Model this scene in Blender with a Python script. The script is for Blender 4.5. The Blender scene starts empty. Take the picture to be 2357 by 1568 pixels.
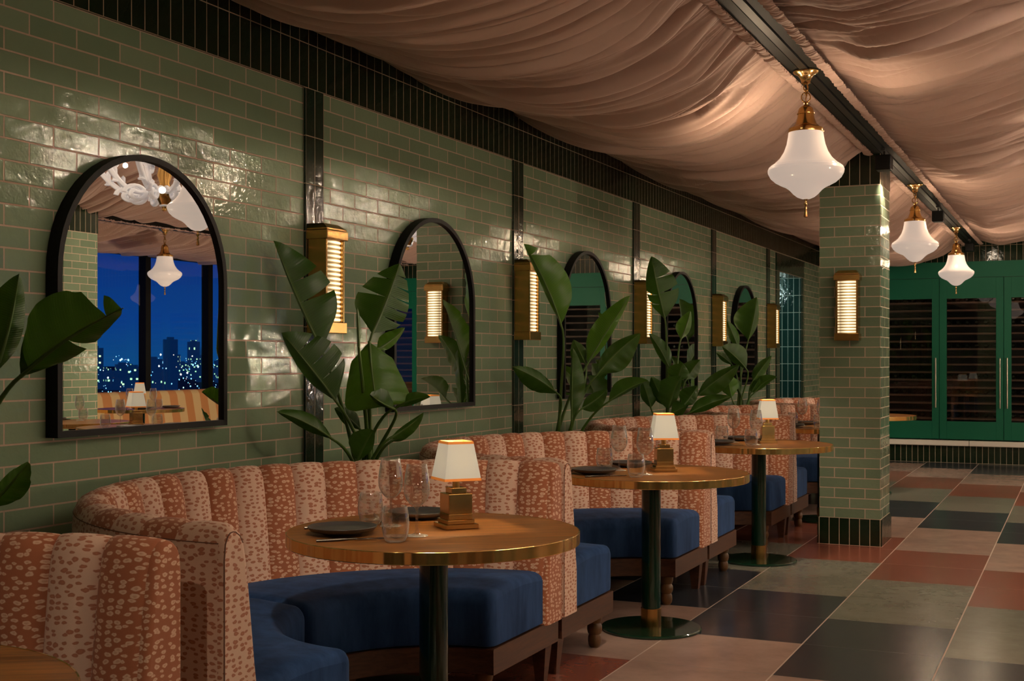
import bpy, math, random
import numpy as np
from mathutils import Vector, Matrix

S = bpy.context.scene
COL = S.collection
random.seed(7)
PI = math.pi

# ------------------------------------------------------------------ camera
TH = 0.4273
FPX, Y0 = 2882.0, 824.9
CAM = Vector((3.197, 0.0, 1.33))
cd = bpy.data.cameras.new('camera')
cam = bpy.data.objects.new('camera', cd)
COL.objects.link(cam)
cam.location = CAM
cam.rotation_euler = (PI / 2, 0, TH)
cd.sensor_width = 36.0
cd.lens = 36.0 * FPX / 2357.0
cd.shift_y = (Y0 - 784.0) / 2357.0
cd.clip_start, cd.clip_end = 0.05, 9000
cd.dof.use_dof = True
cd.dof.focus_distance = 5.0
cd.dof.aperture_fstop = 14.0
S.camera = cam

# ------------------------------------------------------------------ view, world
S.view_settings.view_transform = 'Standard'
S.view_settings.look = 'None'
S.view_settings.gamma = 1.0
S.view_settings.use_curve_mapping = False
S.view_settings.exposure = 0.25
cy = S.cycles
cy.use_denoising = True
cy.max_bounces = 9
cy.diffuse_bounces = 4
cy.glossy_bounces = 5
cy.transmission_bounces = 6
cy.transparent_max_bounces = 24
cy.sample_clamp_indirect = 4.0
cy.caustics_reflective = False
cy.caustics_refractive = False
cy.blur_glossy = 0.5

w = bpy.data.worlds.new('night_sky')
S.world = w
w.use_nodes = True
nt = w.node_tree
nt.nodes.clear()
out = nt.nodes.new('ShaderNodeOutputWorld')
bg = nt.nodes.new('ShaderNodeBackground')
tc = nt.nodes.new('ShaderNodeTexCoord')
sx = nt.nodes.new('ShaderNodeSeparateXYZ')
cr = nt.nodes.new('ShaderNodeValToRGB')
nt.links.new(tc.outputs['Generated'], sx.inputs[0])
nt.links.new(sx.outputs['Z'], cr.inputs[0])
nt.links.new(cr.outputs[0], bg.inputs[0])
nt.links.new(bg.outputs[0], out.inputs[0])
e = cr.color_ramp.elements
e[0].position, e[0].color = 0.0, (0.004, 0.06, 0.21, 1)
e[1].position, e[1].color = 0.14, (0.002, 0.012, 0.13, 1)
n = e.new(0.03); n.color = (0.003, 0.042, 0.22, 1)
bg.inputs[1].default_value = 1.0

# ------------------------------------------------------------------ big lights (chandeliers, track heads and added fill of the room)
WARM = (1.0, 0.80, 0.58)
def point(name, loc, watts, radius, color=WARM):
    l = bpy.data.lights.new(name, 'POINT')
    l.energy, l.shadow_soft_size, l.color = watts, radius, color
    o = bpy.data.objects.new(name, l)
    COL.objects.link(o); o.location = loc
    return o
def spot(name, loc, target, watts, angle, blend=0.6, radius=0.04, color=WARM):
    l = bpy.data.lights.new(name, 'SPOT')
    l.energy, l.spot_size, l.spot_blend, l.shadow_soft_size, l.color = watts, math.radians(angle), blend, radius, color
    o = bpy.data.objects.new(name, l)
    COL.objects.link(o); o.location = loc
    d = Vector(target) - Vector(loc)
    o.rotation_euler = d.to_track_quat('-Z', 'Y').to_euler()
    return o
CHANDELIERS = [(4.06, 4.3), (4.06, 8.55), (4.06, 12.8)]
K = 1.0
for cx_, cy_ in CHANDELIERS:
    for q_ in range(6):
        a_ = 2*PI*q_/6 + 0.3
        point('chandelier_bulb', (cx_ + 0.62*math.cos(a_), cy_ + 0.62*math.sin(a_), 3.05), (14 if cy_ < 6 else 22) * K, 0.02)
BEAM_X0, BEAM_X1, BEAM_Z = 1.85, 2.02, 2.775
BX = 1.935
PEND_Y = [6.33, 10.84, 14.57]
TAB_X, TAB_Y0, PITCH = 1.275, 3.605, 2.27
# bare fill lights added to brighten wall and booths, right of frame and behind camera
for x_, y_, w_ in ((4.9, -0.8, 10), (4.9, 2.6, 16), (5.0, 6.2, 60), (4.7, 10.6, 84), (5.2, 14.2, 70)):
    point('room_fill_light', (x_, y_, 1.30), w_ * K, 0.02, (1.0, 0.78, 0.54))
for k in range(-1, 6):
    yt = TAB_Y0 + PITCH * k
    spot('track_light', (BX + 0.05, yt - 1.35, 2.64), (TAB_X + 0.02, yt + 0.05, 0.80), (48 if k < 0 else 88) * K, 44, 0.7, 0.03)
for y in (4.6, 8.0, 11.2, 14.4):
    spot('aisle_light', (BX + 0.02, y, 2.66), (2.45, y + 0.35, 0), 22 * K, 62, 0.9, 0.03)
spot('cabinet_light', (2.1, 15.6, 2.70), (2.25, 16.8, 2.2), 2.2 * K, 75, 0.9, 0.02)

# ------------------------------------------------------------------ helpers
def px(u, v, d):
    xc, zc = (u - 1178.5) / FPX * d, (Y0 - v) / FPX * d
    return CAM + Vector((-math.sin(TH), math.cos(TH), 0)) * d + Vector((math.cos(TH), math.sin(TH), 0)) * xc + Vector((0, 0, zc))

class MB:
    def __init__(s): s.v, s.f, s.m, s.uv = [], [], [], []
    def add(s, verts, faces, mi=0, uvs=None):
        o = len(s.v)
        s.v += [tuple(p) for p in verts]
        for k, f in enumerate(faces):
            s.f.append([i + o for i in f]); s.m.append(mi if isinstance(mi, int) else mi[k])
            s.uv.append([uvs[i] for i in f] if uvs is not None else None)
    def box(s, lo, hi, mi=0):
        x0, y0, z0 = lo; x1, y1, z1 = hi
        v = [(x0,y0,z0),(x1,y0,z0),(x1,y1,z0),(x0,y1,z0),(x0,y0,z1),(x1,y0,z1),(x1,y1,z1),(x0,y1,z1)]
        s.add(v, [(0,3,2,1),(4,5,6,7),(0,1,5,4),(1,2,6,5),(2,3,7,6),(3,0,4,7)], mi)
    def bbox(s, lo, hi, b=0.004, mi=0):
        """box with chamfered edges"""
        x0,y0,z0 = lo; x1,y1,z1 = hi
        V = []
        for z, i in ((z0, b), (z0 + b, 0), (z1 - b, 0), (z1, b)):
            V += [(x0+i+b*(i==0),y0+i,z),(x1-i-b*(i==0),y0+i,z),(x1-i,y0+i+b*(i==0),z),(x1-i,y1-i-b*(i==0),z),
                  (x1-i-b*(i==0),y1-i,z),(x0+i+b*(i==0),y1-i,z),(x0+i,y1-i-b*(i==0),z),(x0+i,y0+i+b*(i==0),z)]
        F = [tuple(range(7,-1,-1)), tuple(range(24,32))]
        for r in range(3):
            for k in range(8):
                a, c = r*8+k, r*8+(k+1)%8
                F.append((a, c, c+8, a+8))
        s.add(V, F, mi)
    def lathe(s, prof, n=48, c=(0,0,0), mi=0, closed=False):
        V, F = [], []
        for r, z in prof:
            for k in range(n):
                a = 2*PI*k/n
                V.append((c[0]+r*math.cos(a), c[1]+r*math.sin(a), c[2]+z))
        P = len(prof)
        for i in range(P - (0 if closed else 1)):
            j = (i+1) % P
            for k in range(n):
                l = (k+1) % n
                F.append((i*n+k, i*n+l, j*n+l, j*n+k))
        if not closed:
            if prof[0][0] > 1e-5: F.append(tuple(range(n-1,-1,-1)))
            if prof[-1][0] > 1e-5: F.append(tuple((P-1)*n+k for k in range(n)))
        s.add(V, F, mi)
    def tube(s, pts, rad, n=8, mi=0, cap=True):
        pts = [Vector(p) for p in pts]
        rr = rad if hasattr(rad, '__len__') else [rad]*len(pts)
        V, F = [], []
        up = Vector((0.3, 0.1, 1)).normalized()
        for i, p in enumerate(pts):
            t = (pts[min(i+1,len(pts)-1)] - pts[max(i-1,0)]).normalized()
            a = t.cross(up)
            if a.length < 1e-3: a = t.cross(Vector((1,0,0)))
            a.normalize(); b = a.cross(t).normalized(); up = b
            for k in range(n):
                q = 2*PI*k/n
                V.append(p + (a*math.cos(q) + b*math.sin(q))*rr[i])
        for i in range(len(pts)-1):
            for k in range(n):
                l = (k+1) % n
                F.append((i*n+k, i*n+l, (i+1)*n+l, (i+1)*n+k))
        if cap:
            F.append(tuple(range(n-1,-1,-1))); F.append(tuple((len(pts)-1)*n+k for k in range(n)))
        s.add(V, F, mi)
    def build(s, name, mats, parent=None, smooth=None, autouv=False, loc=None):
        me = bpy.data.meshes.new(name)
        me.from_pydata(s.v, [], s.f)
        if not isinstance(mats, (list, tuple)): mats = [mats]
        for m in mats: me.materials.append(m)
        me.polygons.foreach_set('material_index', s.m)
        if autouv or any(u is not None for u in s.uv):
            uvl = me.uv_layers.new(name='UVMap')
            for p, u in zip(me.polygons, s.uv):
                if u is None or autouv:
                    nn = p.normal; ax = max(range(3), key=lambda i: abs(nn[i]))
                    i, j = ((1,2),(0,2),(0,1))[ax]
                    for li in p.loop_indices:
                        co = me.vertices[me.loops[li].vertex_index].co
                        uvl.data[li].uv = (co[i], co[j])
                else:
                    for li, q in zip(p.loop_indices, u): uvl.data[li].uv = q
        if smooth is not None:
            me.polygons.foreach_set('use_smooth', [True]*len(me.polygons))
            if smooth < 179: me.set_sharp_from_angle(angle=math.radians(smooth))
        me.update()
        o = bpy.data.objects.new(name, me)
        COL.objects.link(o)
        if parent: o.parent = parent
        if loc: o.location = loc
        return o

def tag(o, label=None, cat=None, group=None, kind=None):
    if label: o['label'] = label
    if cat: o['category'] = cat
    if group: o['group'] = group
    if kind: o['kind'] = kind
    return o
def empty(name, loc, rz=0.0, label=None, cat=None, group=None, kind=None):
    o = bpy.data.objects.new(name, None)
    o.empty_display_size = 0.1
    COL.objects.link(o); o.location = loc; o.rotation_euler = (0, 0, rz)
    return tag(o, label, cat, group, kind)
def dup(root, loc=None, rz=None, label=None, group=None):
    def cp(o, par):
        c = o.copy(); COL.objects.link(c); c.parent = par
        for ch in list(o.children):
            cp(ch, c)
        return c
    r = cp(root, None)
    if loc is not None: r.location = loc
    if rz is not None: r.rotation_euler = (0, 0, rz)
    if label: r['label'] = label
    if group: r['group'] = group
    return r
def struct(o): o['kind'] = 'structure'; return o

# ------------------------------------------------------------------ materials
class NB:
    def __init__(s, name):
        s.m = bpy.data.materials.new(name); s.m.use_nodes = True
        s.t = s.m.node_tree; s.t.nodes.clear()
        s.out = s.t.nodes.new('ShaderNodeOutputMaterial')
    def n(s, typ, ins=None, **kw):
        q = s.t.nodes.new('ShaderNode' + typ)
        for k, v in kw.items(): setattr(q, k, v)
        for k, v in (ins or {}).items(): s.l(v, q.inputs[k])
        return q
    def l(s, v, sock):
        if isinstance(v, bpy.types.NodeSocket): s.t.links.new(v, sock)
        elif isinstance(v, bpy.types.Node): s.t.links.new(v.outputs[0], sock)
        else:
            if isinstance(v, (tuple, list)) and len(v) == 3 and sock.type == 'RGBA': v = (*v, 1)
            sock.default_value = v
    def math(s, op, a, b=0.0, clamp=False):
        q = s.n('Math', {0: a, 1: b}, operation=op); q.use_clamp = clamp; return q.outputs[0]
    def mix(s, f, a, b):
        q = s.n('Mix', data_type='RGBA')
        s.l(f, q.inputs[0]); s.l(a, q.inputs[6]); s.l(b, q.inputs[7]); return q.outputs[2]
    def ramp(s, f, stops, interp='LINEAR'):
        q = s.n('ValToRGB', {0: f}); r = q.color_ramp; r.interpolation = interp
        while len(r.elements) < len(stops): r.elements.new(0.5)
        for el, (p, c) in zip(r.elements, stops):
            el.position = p; el.color = (*c, 1) if len(c) == 3 else c
        return q.outputs[0]
    def noise(s, vec, scale, detail=2.0, rough=0.5, dist=0.0):
        ins = {'Scale': scale, 'Detail': detail, 'Roughness': rough, 'Distortion': dist}
        if vec is not None: ins['Vector'] = vec
        return s.n('TexNoise', ins).outputs['Fac']
    def bump(s, h, strength, dist=0.01, normal=None):
        ins = {'Height': h, 'Strength': strength, 'Distance': dist}
        if normal is not None: ins['Normal'] = normal
        return s.n('Bump', ins).outputs[0]
    def pbr(s, **kw):
        names = {'color': 'Base Color', 'rough': 'Roughness', 'metal': 'Metallic', 'normal': 'Normal', 'emit': 'Emission Color', 'emits': 'Emission Strength',
                 'sheen': 'Sheen Weight', 'sheen_rough': 'Sheen Roughness', 'sheen_tint': 'Sheen Tint', 'coat': 'Coat Weight', 'coat_rough': 'Coat Roughness', 'coat_normal': 'Coat Normal', 'spec': 'Specular IOR Level', 'aniso': 'Anisotropic', 'alpha': 'Alpha'}
        q = s.n('BsdfPrincipled')
        for k, v in kw.items(): s.l(v, q.inputs[names[k]])
        return q
    def done(s, sh):
        s.l(sh.outputs[0] if isinstance(sh, bpy.types.Node) else sh, s.out.inputs[0]); return s.m
def simple(name, color, rough=0.5, metal=0.0, **kw):
    b = NB(name); return b.done(b.pbr(color=color, rough=rough, metal=metal, **kw))

GROUT = (0.50, 0.365, 0.275)
def tile_mat(name, col_a, col_b, bw, bh, off, offset, mortar=0.0072, rough=0.055, wave=0.16, grout=GROUT):
    b = NB(name)
    uv = b.n('UVMap').outputs[0]
    mp = b.n('Mapping', {'Vector': uv, 'Location': (off[0], off[1], 0)}).outputs[0]
    br = b.n('TexBrick', {'Vector': mp, 'Color1': (0.0,0.0,0.0), 'Color2': (1,1,1), 'Mortar': (0.5,0.5,0.5), 'Scale': 1.0, 'Mortar Size': mortar/2, 'Mortar Smooth': 0.25, 'Bias': 0.0, 'Brick Width': bw, 'Row Height': bh})
    br.offset = offset; br.offset_frequency = 2; br.squash = 1.0
    fac = br.outputs['Fac']
    obj = b.n('TexCoord').outputs['Object']
    cloud = b.noise(obj, 9, 4, 0.6)
    tone = b.math('ADD', b.math('MULTIPLY', br.outputs['Color'], 0.62), b.math('MULTIPLY', cloud, 0.42))
    col = b.mix(tone, col_a, col_b)
    gn = b.mix(b.noise(obj, 60, 3), tuple(c*0.8 for c in grout), grout)
    col = b.mix(fac, col, gn)
    # each glazed tile sits at its own slight tilt and has a wavy glaze
    rnd = b.n('TexWhiteNoise', {'Vector': br.outputs['Color']}, noise_dimensions='3D').outputs['Color']
    wv = b.noise(obj, 26, 2.0, 0.5, 0.4)
    wv2 = b.noise(obj, 110, 2.0, 0.55, 0.8)
    h = b.math('ADD', b.math('MULTIPLY', wv, 1.0), b.math('MULTIPLY', wv2, 0.16))
    nrm = b.bump(h, wave, 0.012)
    tilt = b.n('VectorMath', {0: rnd, 1: (0.5, 0.5, 0.5)}, operation='SUBTRACT').outputs[0]
    tilt = b.n('VectorMath', {0: tilt, 3: 0.024}, operation='SCALE').outputs[0]
    nrm = b.n('VectorMath', {0: nrm, 1: tilt}, operation='ADD').outputs[0]
    nrm = b.n('VectorMath', {0: nrm}, operation='NORMALIZE').outputs[0]
    nrm = b.bump(b.math('SUBTRACT', 1.0, fac), 0.7, 0.002, nrm)
    rg = b.math('ADD', rough, b.math('MULTIPLY', fac, 0.75), True)
    return b.done(b.pbr(color=col, rough=rg, normal=nrm, spec=0.55))
ROW = 0.0717
M_TILE = tile_mat('glazed_sage_tile', (0.142, 0.215, 0.138), (0.225, 0.300, 0.200), 0.2162, ROW, (-3.243 + 0.2162*20, 0.0292), 0.5)
M_TILE_P = tile_mat('glazed_sage_tile_pillar', (0.115, 0.170, 0.110), (0.19, 0.25, 0.165), 0.2125, ROW, (0.0, -0.19 + ROW*4), 0.5)
M_DARK = tile_mat('dark_green_soldier_tile', (0.004, 0.014, 0.006), (0.009, 0.022, 0.011), 0.0725, 0.20, (-3.252 + 0.0725*60, -2.552 + 0.20*14), 0.0, 0.0055, 0.09, 0.10, (0.36, 0.24, 0.17))
M_DARK_P = tile_mat('dark_green_pillar_tile', (0.0035, 0.012, 0.004), (0.008, 0.020, 0.009), 0.0708, 0.60, (0, 0.0), 0.0, 0.0055, 0.12, 0.10)
M_PIL = tile_mat('dark_green_pilaster_tile', (0.006, 0.021, 0.013), (0.011, 0.032, 0.021), 0.0725, 0.216, (0, -2.552 + 0.216*14), 0.0, 0.005, 0.08, 0.12, (0.36, 0.24, 0.17))
M_NICHE = tile_mat('dark_teal_niche_tile', (0.006, 0.028, 0.026), (0.014, 0.05, 0.046), 0.0725, 0.214, (0.02, -2.331 + 0.214*14), 0.0, 0.0065, 0.07, 0.2, (0.45, 0.60, 0.55))

def floor_mat():
    b = NB('encaustic_floor_tile')
    obj = b.n('TexCoord').outputs['Object']
    sp = b.n('SeparateXYZ', {0: obj})
    X, Y = sp.outputs[0], sp.outputs[1]
    W, T = 0.6225, 0.6285
    cx = b.math('DIVIDE', b.math('SUBTRACT', X, 1.389), W)
    ry = b.math('DIVIDE', b.math('SUBTRACT', Y, 5.237), T)
    c, r = b.math('FLOOR', cx), b.math('FLOOR', ry)
    q = b.math('FLOOR', b.math('DIVIDE', b.math('ADD', b.math('SUBTRACT', r, 1.0), c), 2.0))
    p = b.math('FLOORED_MODULO', q, 4.0)
    idx = b.math('DIVIDE', b.math('ADD', p, 0.5), 4.0)
    col = b.ramp(idx, [(0.0, (0.030, 0.034, 0.045)), (0.25, (0.185, 0.180, 0.145)), (0.5, (0.235, 0.075, 0.048)), (0.75, (0.37, 0.25, 0.205))], 'CONSTANT')
    cell = b.n('CombineXYZ', {0: c, 1: r})
    rv = b.n('TexWhiteNoise', {'Vector': cell.outputs[0]}, noise_dimensions='3D').outputs['Value']
    mot = b.noise(obj, 5, 5, 0.65)
    k = b.math('ADD', b.math('MULTIPLY', rv, 0.14), b.math('MULTIPLY', mot, 0.7))
    col = b.mix(1.0, col, b.math('ADD', 0.58, k)) if False else b.n('Mix', {0: 1.0, 6: col, 7: b.n('CombineColor', {0: b.math('ADD', 0.58, k), 1: b.math('ADD', 0.58, k), 2: b.math('ADD', 0.58, k)}).outputs[0]}, data_type='RGBA', blend_type='MULTIPLY').outputs[2]
    fx = b.math('ABSOLUTE', b.math('SUBTRACT', b.math('FRACT', cx), 0.5))
    fy = b.math('ABSOLUTE', b.math('SUBTRACT', b.math('FRACT', ry), 0.5))
    gx = b.math('GREATER_THAN', fx, 0.5 - 0.0035/W)
    gy = b.math('GREATER_THAN', fy, 0.5 - 0.0016/T)
    col = b.mix(gy, col, (0.10, 0.075, 0.06))
    col = b.mix(gx, col, (0.42, 0.31, 0.25))
    g = b.math('MAXIMUM', gx, gy)
    rough = b.math('ADD', b.math('ADD', 0.15, b.math('MULTIPLY', b.noise(obj, 14, 5, 0.7), 0.15)), b.math('MULTIPLY', g, 0.35))
    h = b.math('SUBTRACT', 1.0, g)
    return b.done(b.pbr(color=col, rough=rough, normal=b.bump(h, 0.25, 0.002), spec=0.5))
M_FLOOR = floor_mat()

def drape_mat():
    b = NB('blush_drape_fabric')
    obj = b.n('TexCoord').outputs['Object']
    mp = b.n('Mapping', {'Vector': obj, 'Scale': (6, 40, 6)}).outputs[0]
    h = b.noise(mp, 1.0, 4, 0.6, 0.6)
    col = b.mix(b.noise(obj, 3, 2), (0.50, 0.345, 0.290), (0.59, 0.415, 0.350))
    p = b.pbr(color=col, rough=0.62, normal=b.bump(h, 0.10, 0.006), sheen=0.10, sheen_rough=0.4, spec=0.35)
    tr = b.n('BsdfTranslucent', {'Color': (0.5, 0.33, 0.25)})
    return b.done(b.n('MixShader', {0: 0.08, 1: p.outputs[0], 2: tr.outputs[0]}))
M_DRAPE = drape_mat()

def fabric_mat(name, base, spotc, inner, sx_, sy_):
    b = NB(name)
    uv = b.n('UVMap').outputs[0]
    nz = b.n('TexNoise', {'Vector': uv, 'Scale': 55.0, 'Detail': 3.0}).outputs['Color']
    nz = b.n('VectorMath', {0: nz, 1: (0.5, 0.5, 0.5)}, operation='SUBTRACT').outputs[0]
    nz = b.n('VectorMath', {0: nz, 3: 0.011}, operation='SCALE').outputs[0]
    p = b.n('VectorMath', {0: uv, 1: nz}, operation='ADD').outputs[0]
    mp = b.n('Mapping', {'Vector': p, 'Scale': (sx_, sy_, 1)}).outputs[0]
    vo = b.n('TexVoronoi', {'Vector': mp, 'Scale': 1.0, 'Randomness': 0.66}, voronoi_dimensions='2D', feature='F1')
    d = vo.outputs['Distance']
    size = b.math('ADD', 0.265, b.math('MULTIPLY', b.n('SeparateColor', {0: vo.outputs['Color']}).outputs[0], 0.13))
    k = b.math('SMOOTH_MIN', 1.0, 1.0)
    msk = b.math('MULTIPLY', b.math('SUBTRACT', size, d), 14.0, True)
    inn = b.math('MULTIPLY', b.math('SUBTRACT', b.math('MULTIPLY', size, 0.5), d), 12.0, True)
    col = b.mix(b.noise(uv, 8, 3), tuple(c*0.88 for c in base), base)
    col = b.mix(b.math('MULTIPLY', msk, 0.88), col, spotc)
    col = b.mix(b.math('MULTIPLY', inn, b.noise(uv, 160, 2)), col, inner)
    wv = b.noise(b.n('Mapping', {'Vector': uv, 'Scale': (500, 500, 1)}).outputs[0], 1.0, 1)
    return b.done(b.pbr(color=col, rough=0.85, normal=b.bump(wv, 0.25, 0.0015), sheen=0.15, spec=0.2))
M_ORANGE = fabric_mat('rust_spotted_fabric', (0.40, 0.140, 0.070), (0.70, 0.47, 0.34), (0.46, 0.21, 0.12), 35, 66)
M_PALE = fabric_mat('blush_spotted_fabric', (0.72, 0.49, 0.375), (0.38, 0.125, 0.065), (0.52, 0.22, 0.13), 35, 66)

M_SEAM = simple('dark_rust_seam', (0.16, 0.07, 0.045), 0.8)
def velvet():
    b = NB('blue_velvet')
    obj = b.n('TexCoord').outputs['Object']
    a = b.ramp(b.noise(b.n('Mapping', {'Vector': obj, 'Scale': (10, 10, 2.2)}).outputs[0], 1.0, 5, 0.65), [(0.32, (0, 0, 0)), (0.68, (1, 1, 1))])
    col = b.mix(a, (0.012, 0.033, 0.095), (0.032, 0.078, 0.205))
    return b.done(b.pbr(color=col, rough=0.8, sheen=0.16, sheen_rough=0.3, sheen_tint=(0.3, 0.5, 0.95, 1), spec=0.1, normal=b.bump(b.noise(obj, 300, 2), 0.15, 0.002)))
M_BLUE = velvet()

def wood(name, ca, cb, axis=(1, 14, 14), scale=5.0, rough=0.3, coat=0.0, rot=0.0, spec=0.5):
    b = NB(name)
    obj = b.n('TexCoord').outputs['Object']
    mp = b.n('Mapping', {'Vector': obj, 'Scale': axis, 'Rotation': (0, 0, rot)}).outputs[0]
    g = b.noise(mp, scale, 6, 0.62, 0.9)
    f = b.noise(mp, scale*9, 3, 0.6)
    col = b.ramp(g, [(0.30, ca), (0.72, cb)])
    col = b.mix(b.math('MULTIPLY', b.math('MULTIPLY', b.math('SUBTRACT', f, 0.52), 6.0, True), 0.35), col, tuple(c*0.5 for c in ca))
    return b.done(b.pbr(color=col, rough=b.math('ADD', rough, b.math('MULTIPLY', g, 0.12)), coat=coat, coat_rough=0.15, spec=spec, normal=b.bump(f, 0.10, 0.001)))
M_TOP = wood('walnut_table_top', (0.070, 0.022, 0.006), (0.42, 0.170, 0.046), (0.9, 15, 15), 3.0, 0.27, 0.0, 0.0, 0.28)
M_WALNUT = wood('walnut_plinth', (0.042, 0.014, 0.006), (0.110, 0.042, 0.020), (10, 3, 40), 1.4, 0.38)
M_LEGWOOD = wood('oak_turned_leg', (0.075, 0.034, 0.010), (0.17, 0.080, 0.026), (9, 9, 3), 2.0, 0.35)
M_SHELF = wood('cabinet_shelf_wood', (0.040, 0.014, 0.006), (0.085, 0.032, 0.014), (2, 12, 12), 3.0, 0.5)

def brass(name, col, rough, aniso=0.0, band=False):
    b = NB(name)
    obj = b.n('TexCoord').outputs['Object']
    nz = b.noise(obj, 22, 4, 0.6)
    c = b.mix(nz, tuple(x*0.72 for x in col), col)
    r = b.math('ADD', rough, b.math('MULTIPLY', nz, 0.14 if rough > 0.1 else 0.05))
    st = b.noise(b.n('Mapping', {'Vector': obj, 'Scale': (40, 40, 900)}).outputs[0], 1.0, 2)
    return b.done(b.pbr(color=c, metal=1.0, rough=r, aniso=aniso, normal=b.bump(st, 0.06 if band else 0.02, 0.001)))
M_BRASS = brass('brushed_brass', (0.72, 0.46, 0.17), 0.22, 0.4, True)
def band_mat():
    b = NB('satin_brass_band')
    tg = b.n('Tangent', direction_type='RADIAL', axis='Z').outputs[0]
    ob = b.n('TexCoord').outputs['Object']
    wv = b.noise(b.n('Mapping', {'Vector': ob, 'Scale': (11, 11, 0.2)}).outputs[0], 1.0, 1.5, 0.5)
    q = b.pbr(color=(0.95, 0.68, 0.25), metal=1.0, rough=0.20, aniso=0.3, normal=b.bump(wv, 0.9, 0.03))
    b.l(tg, q.inputs['Tangent'])
    return b.done(q)
M_BAND = band_mat()
M_BRASS_AGED = brass('aged_brass', (0.64, 0.38, 0.12), 0.15)
M_BRASS_POL = brass('polished_brass', (0.84, 0.56, 0.22), 0.12)
M_LACQ = simple('dark_green_lacquer', (0.003, 0.024, 0.012), 0.14, coat=0.5, coat_rough=0.05)
M_BLACK = simple('black_metal', (0.002, 0.002, 0.002), 0.5, spec=0.18)
M_BEAM = simple('dark_steel_beam', (0.010, 0.012, 0.011), 0.6, spec=0.2)
M_TRACK = simple('black_track', (0.004, 0.004, 0.004), 0.5)
M_MIRROR = simple('mirror_silver', (0.90, 0.91, 0.90), 0.0, 1.0)
M_PLATE = simple('charcoal_stoneware', (0.045, 0.044, 0.044), 0.42, coat=0.5, coat_rough=0.3)
M_STEEL = simple('dark_steel_cutlery', (0.10, 0.09, 0.085), 0.22, 1.0)
M_SOIL = simple('potting_soil', (0.02, 0.014, 0.009), 0.95)
M_POT = simple('dark_planter_glaze', (0.03, 0.034, 0.03), 0.4)
M_GREEN = simple('emerald_cabinet_paint', (0.001, 0.100, 0.050), 0.5, spec=0.25)
M_GREENGAP = simple('cabinet_shadow_gap', (0.001, 0.006, 0.004), 0.7)
M_DARKIN = simple('cabinet_interior', (0.006, 0.005, 0.004), 0.8)
M_STONE = simple('pale_stone_ledge', (0.72, 0.66, 0.58), 0.35)
M_CEIL = simple('dark_ceiling_board', (0.03, 0.024, 0.02), 0.9)
M_TEALC = simple('teal_niche_ceiling', (0.10, 0.26, 0.22), 0.5)
M_WALLD = simple('dark_plaster', (0.05, 0.055, 0.045), 0.7)
M_BOTTLE = simple('dark_bottle_glass', (0.006, 0.008, 0.005), 0.12)
M_CHROME = simple('pale_handle_metal', (0.55, 0.47, 0.36), 0.3, 1.0)
def glass_mat(name, ior, tint=(1, 1, 1), rough=0.0, power=4.0):
    b = NB(name)
    lw = b.n('LayerWeight', {'Blend': 0.5}).outputs['Facing']
    fr = b.math('ADD', ior, b.math('MULTIPLY', b.math('POWER', lw, power), 0.75), True)
    tr = b.n('BsdfTransparent', {'Color': tint}); gl = b.n('BsdfGlossy', {'Color': (1, 1, 1), 'Roughness': rough})
    return b.done(b.n('MixShader', {0: fr, 1: tr.outputs[0], 2: gl.outputs[0]}))
def drink_glass():
    b = NB('drinking_glass')
    lw = b.n('LayerWeight', {'Blend': 0.5}).outputs['Facing']
    t = b.n('BsdfTransparent', {'Color': (0.975, 0.975, 0.97)})
    g = b.n('BsdfGlossy', {'Color': (1, 1, 1), 'Roughness': 0.02})
    rim = b.n('BsdfDiffuse', {'Color': (0.75, 0.74, 0.70)})  # pale edge colour added to stand for highlights along the glass edges
    m = b.n('MixShader', {0: b.math('ADD', 0.13, b.math('MULTIPLY', b.math('POWER', lw, 2.0), 0.60), True), 1: t.outputs[0], 2: g.outputs[0]})
    m2 = b.n('MixShader', {0: b.math('MULTIPLY', b.math('POWER', lw, 3.6), 0.60), 1: m.outputs[0], 2: rim.outputs[0]})
    return b.done(m2)
M_GLASS = drink_glass()
M_PANE = glass_mat('window_glass', 0.05, (0.96, 0.97, 0.98))
M_PANE_C = glass_mat('cabinet_glass', 0.08, (0.80, 0.82, 0.80))

def opal():
    b = NB('opal_glass')
    return b.done(b.pbr(color=(0.25, 0.21, 0.185), rough=0.16, emit=(1.0, 0.79, 0.65), emits=0.38, spec=0.4))
M_OPAL = opal()
def shade_mat():
    b = NB('linen_lamp_shade')
    obj = b.n('TexCoord').outputs['Object']
    wv = b.noise(obj, 420, 2)
    em = b.n('Emission', {'Color': (1.0, 0.92, 0.76), 'Strength': 0.16})
    df = b.n('BsdfDiffuse', {'Color': (0.60, 0.58, 0.52), 'Normal': b.bump(wv, 0.3, 0.001)})
    tr = b.n('BsdfTranslucent', {'Color': (0.46, 0.44, 0.36)})
    m = b.n('MixShader', {0: 0.5, 1: df.outputs[0], 2: tr.outputs[0]})
    return b.done(b.n('AddShader', {0: m.outputs[0], 1: em.outputs[0]}))
M_SHADE = shade_mat()
M_SHTRIM = simple('orange_shade_trim', (0.62, 0.18, 0.03), 0.6, emit=(1.0, 0.32, 0.05), emits=0.22)
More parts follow.
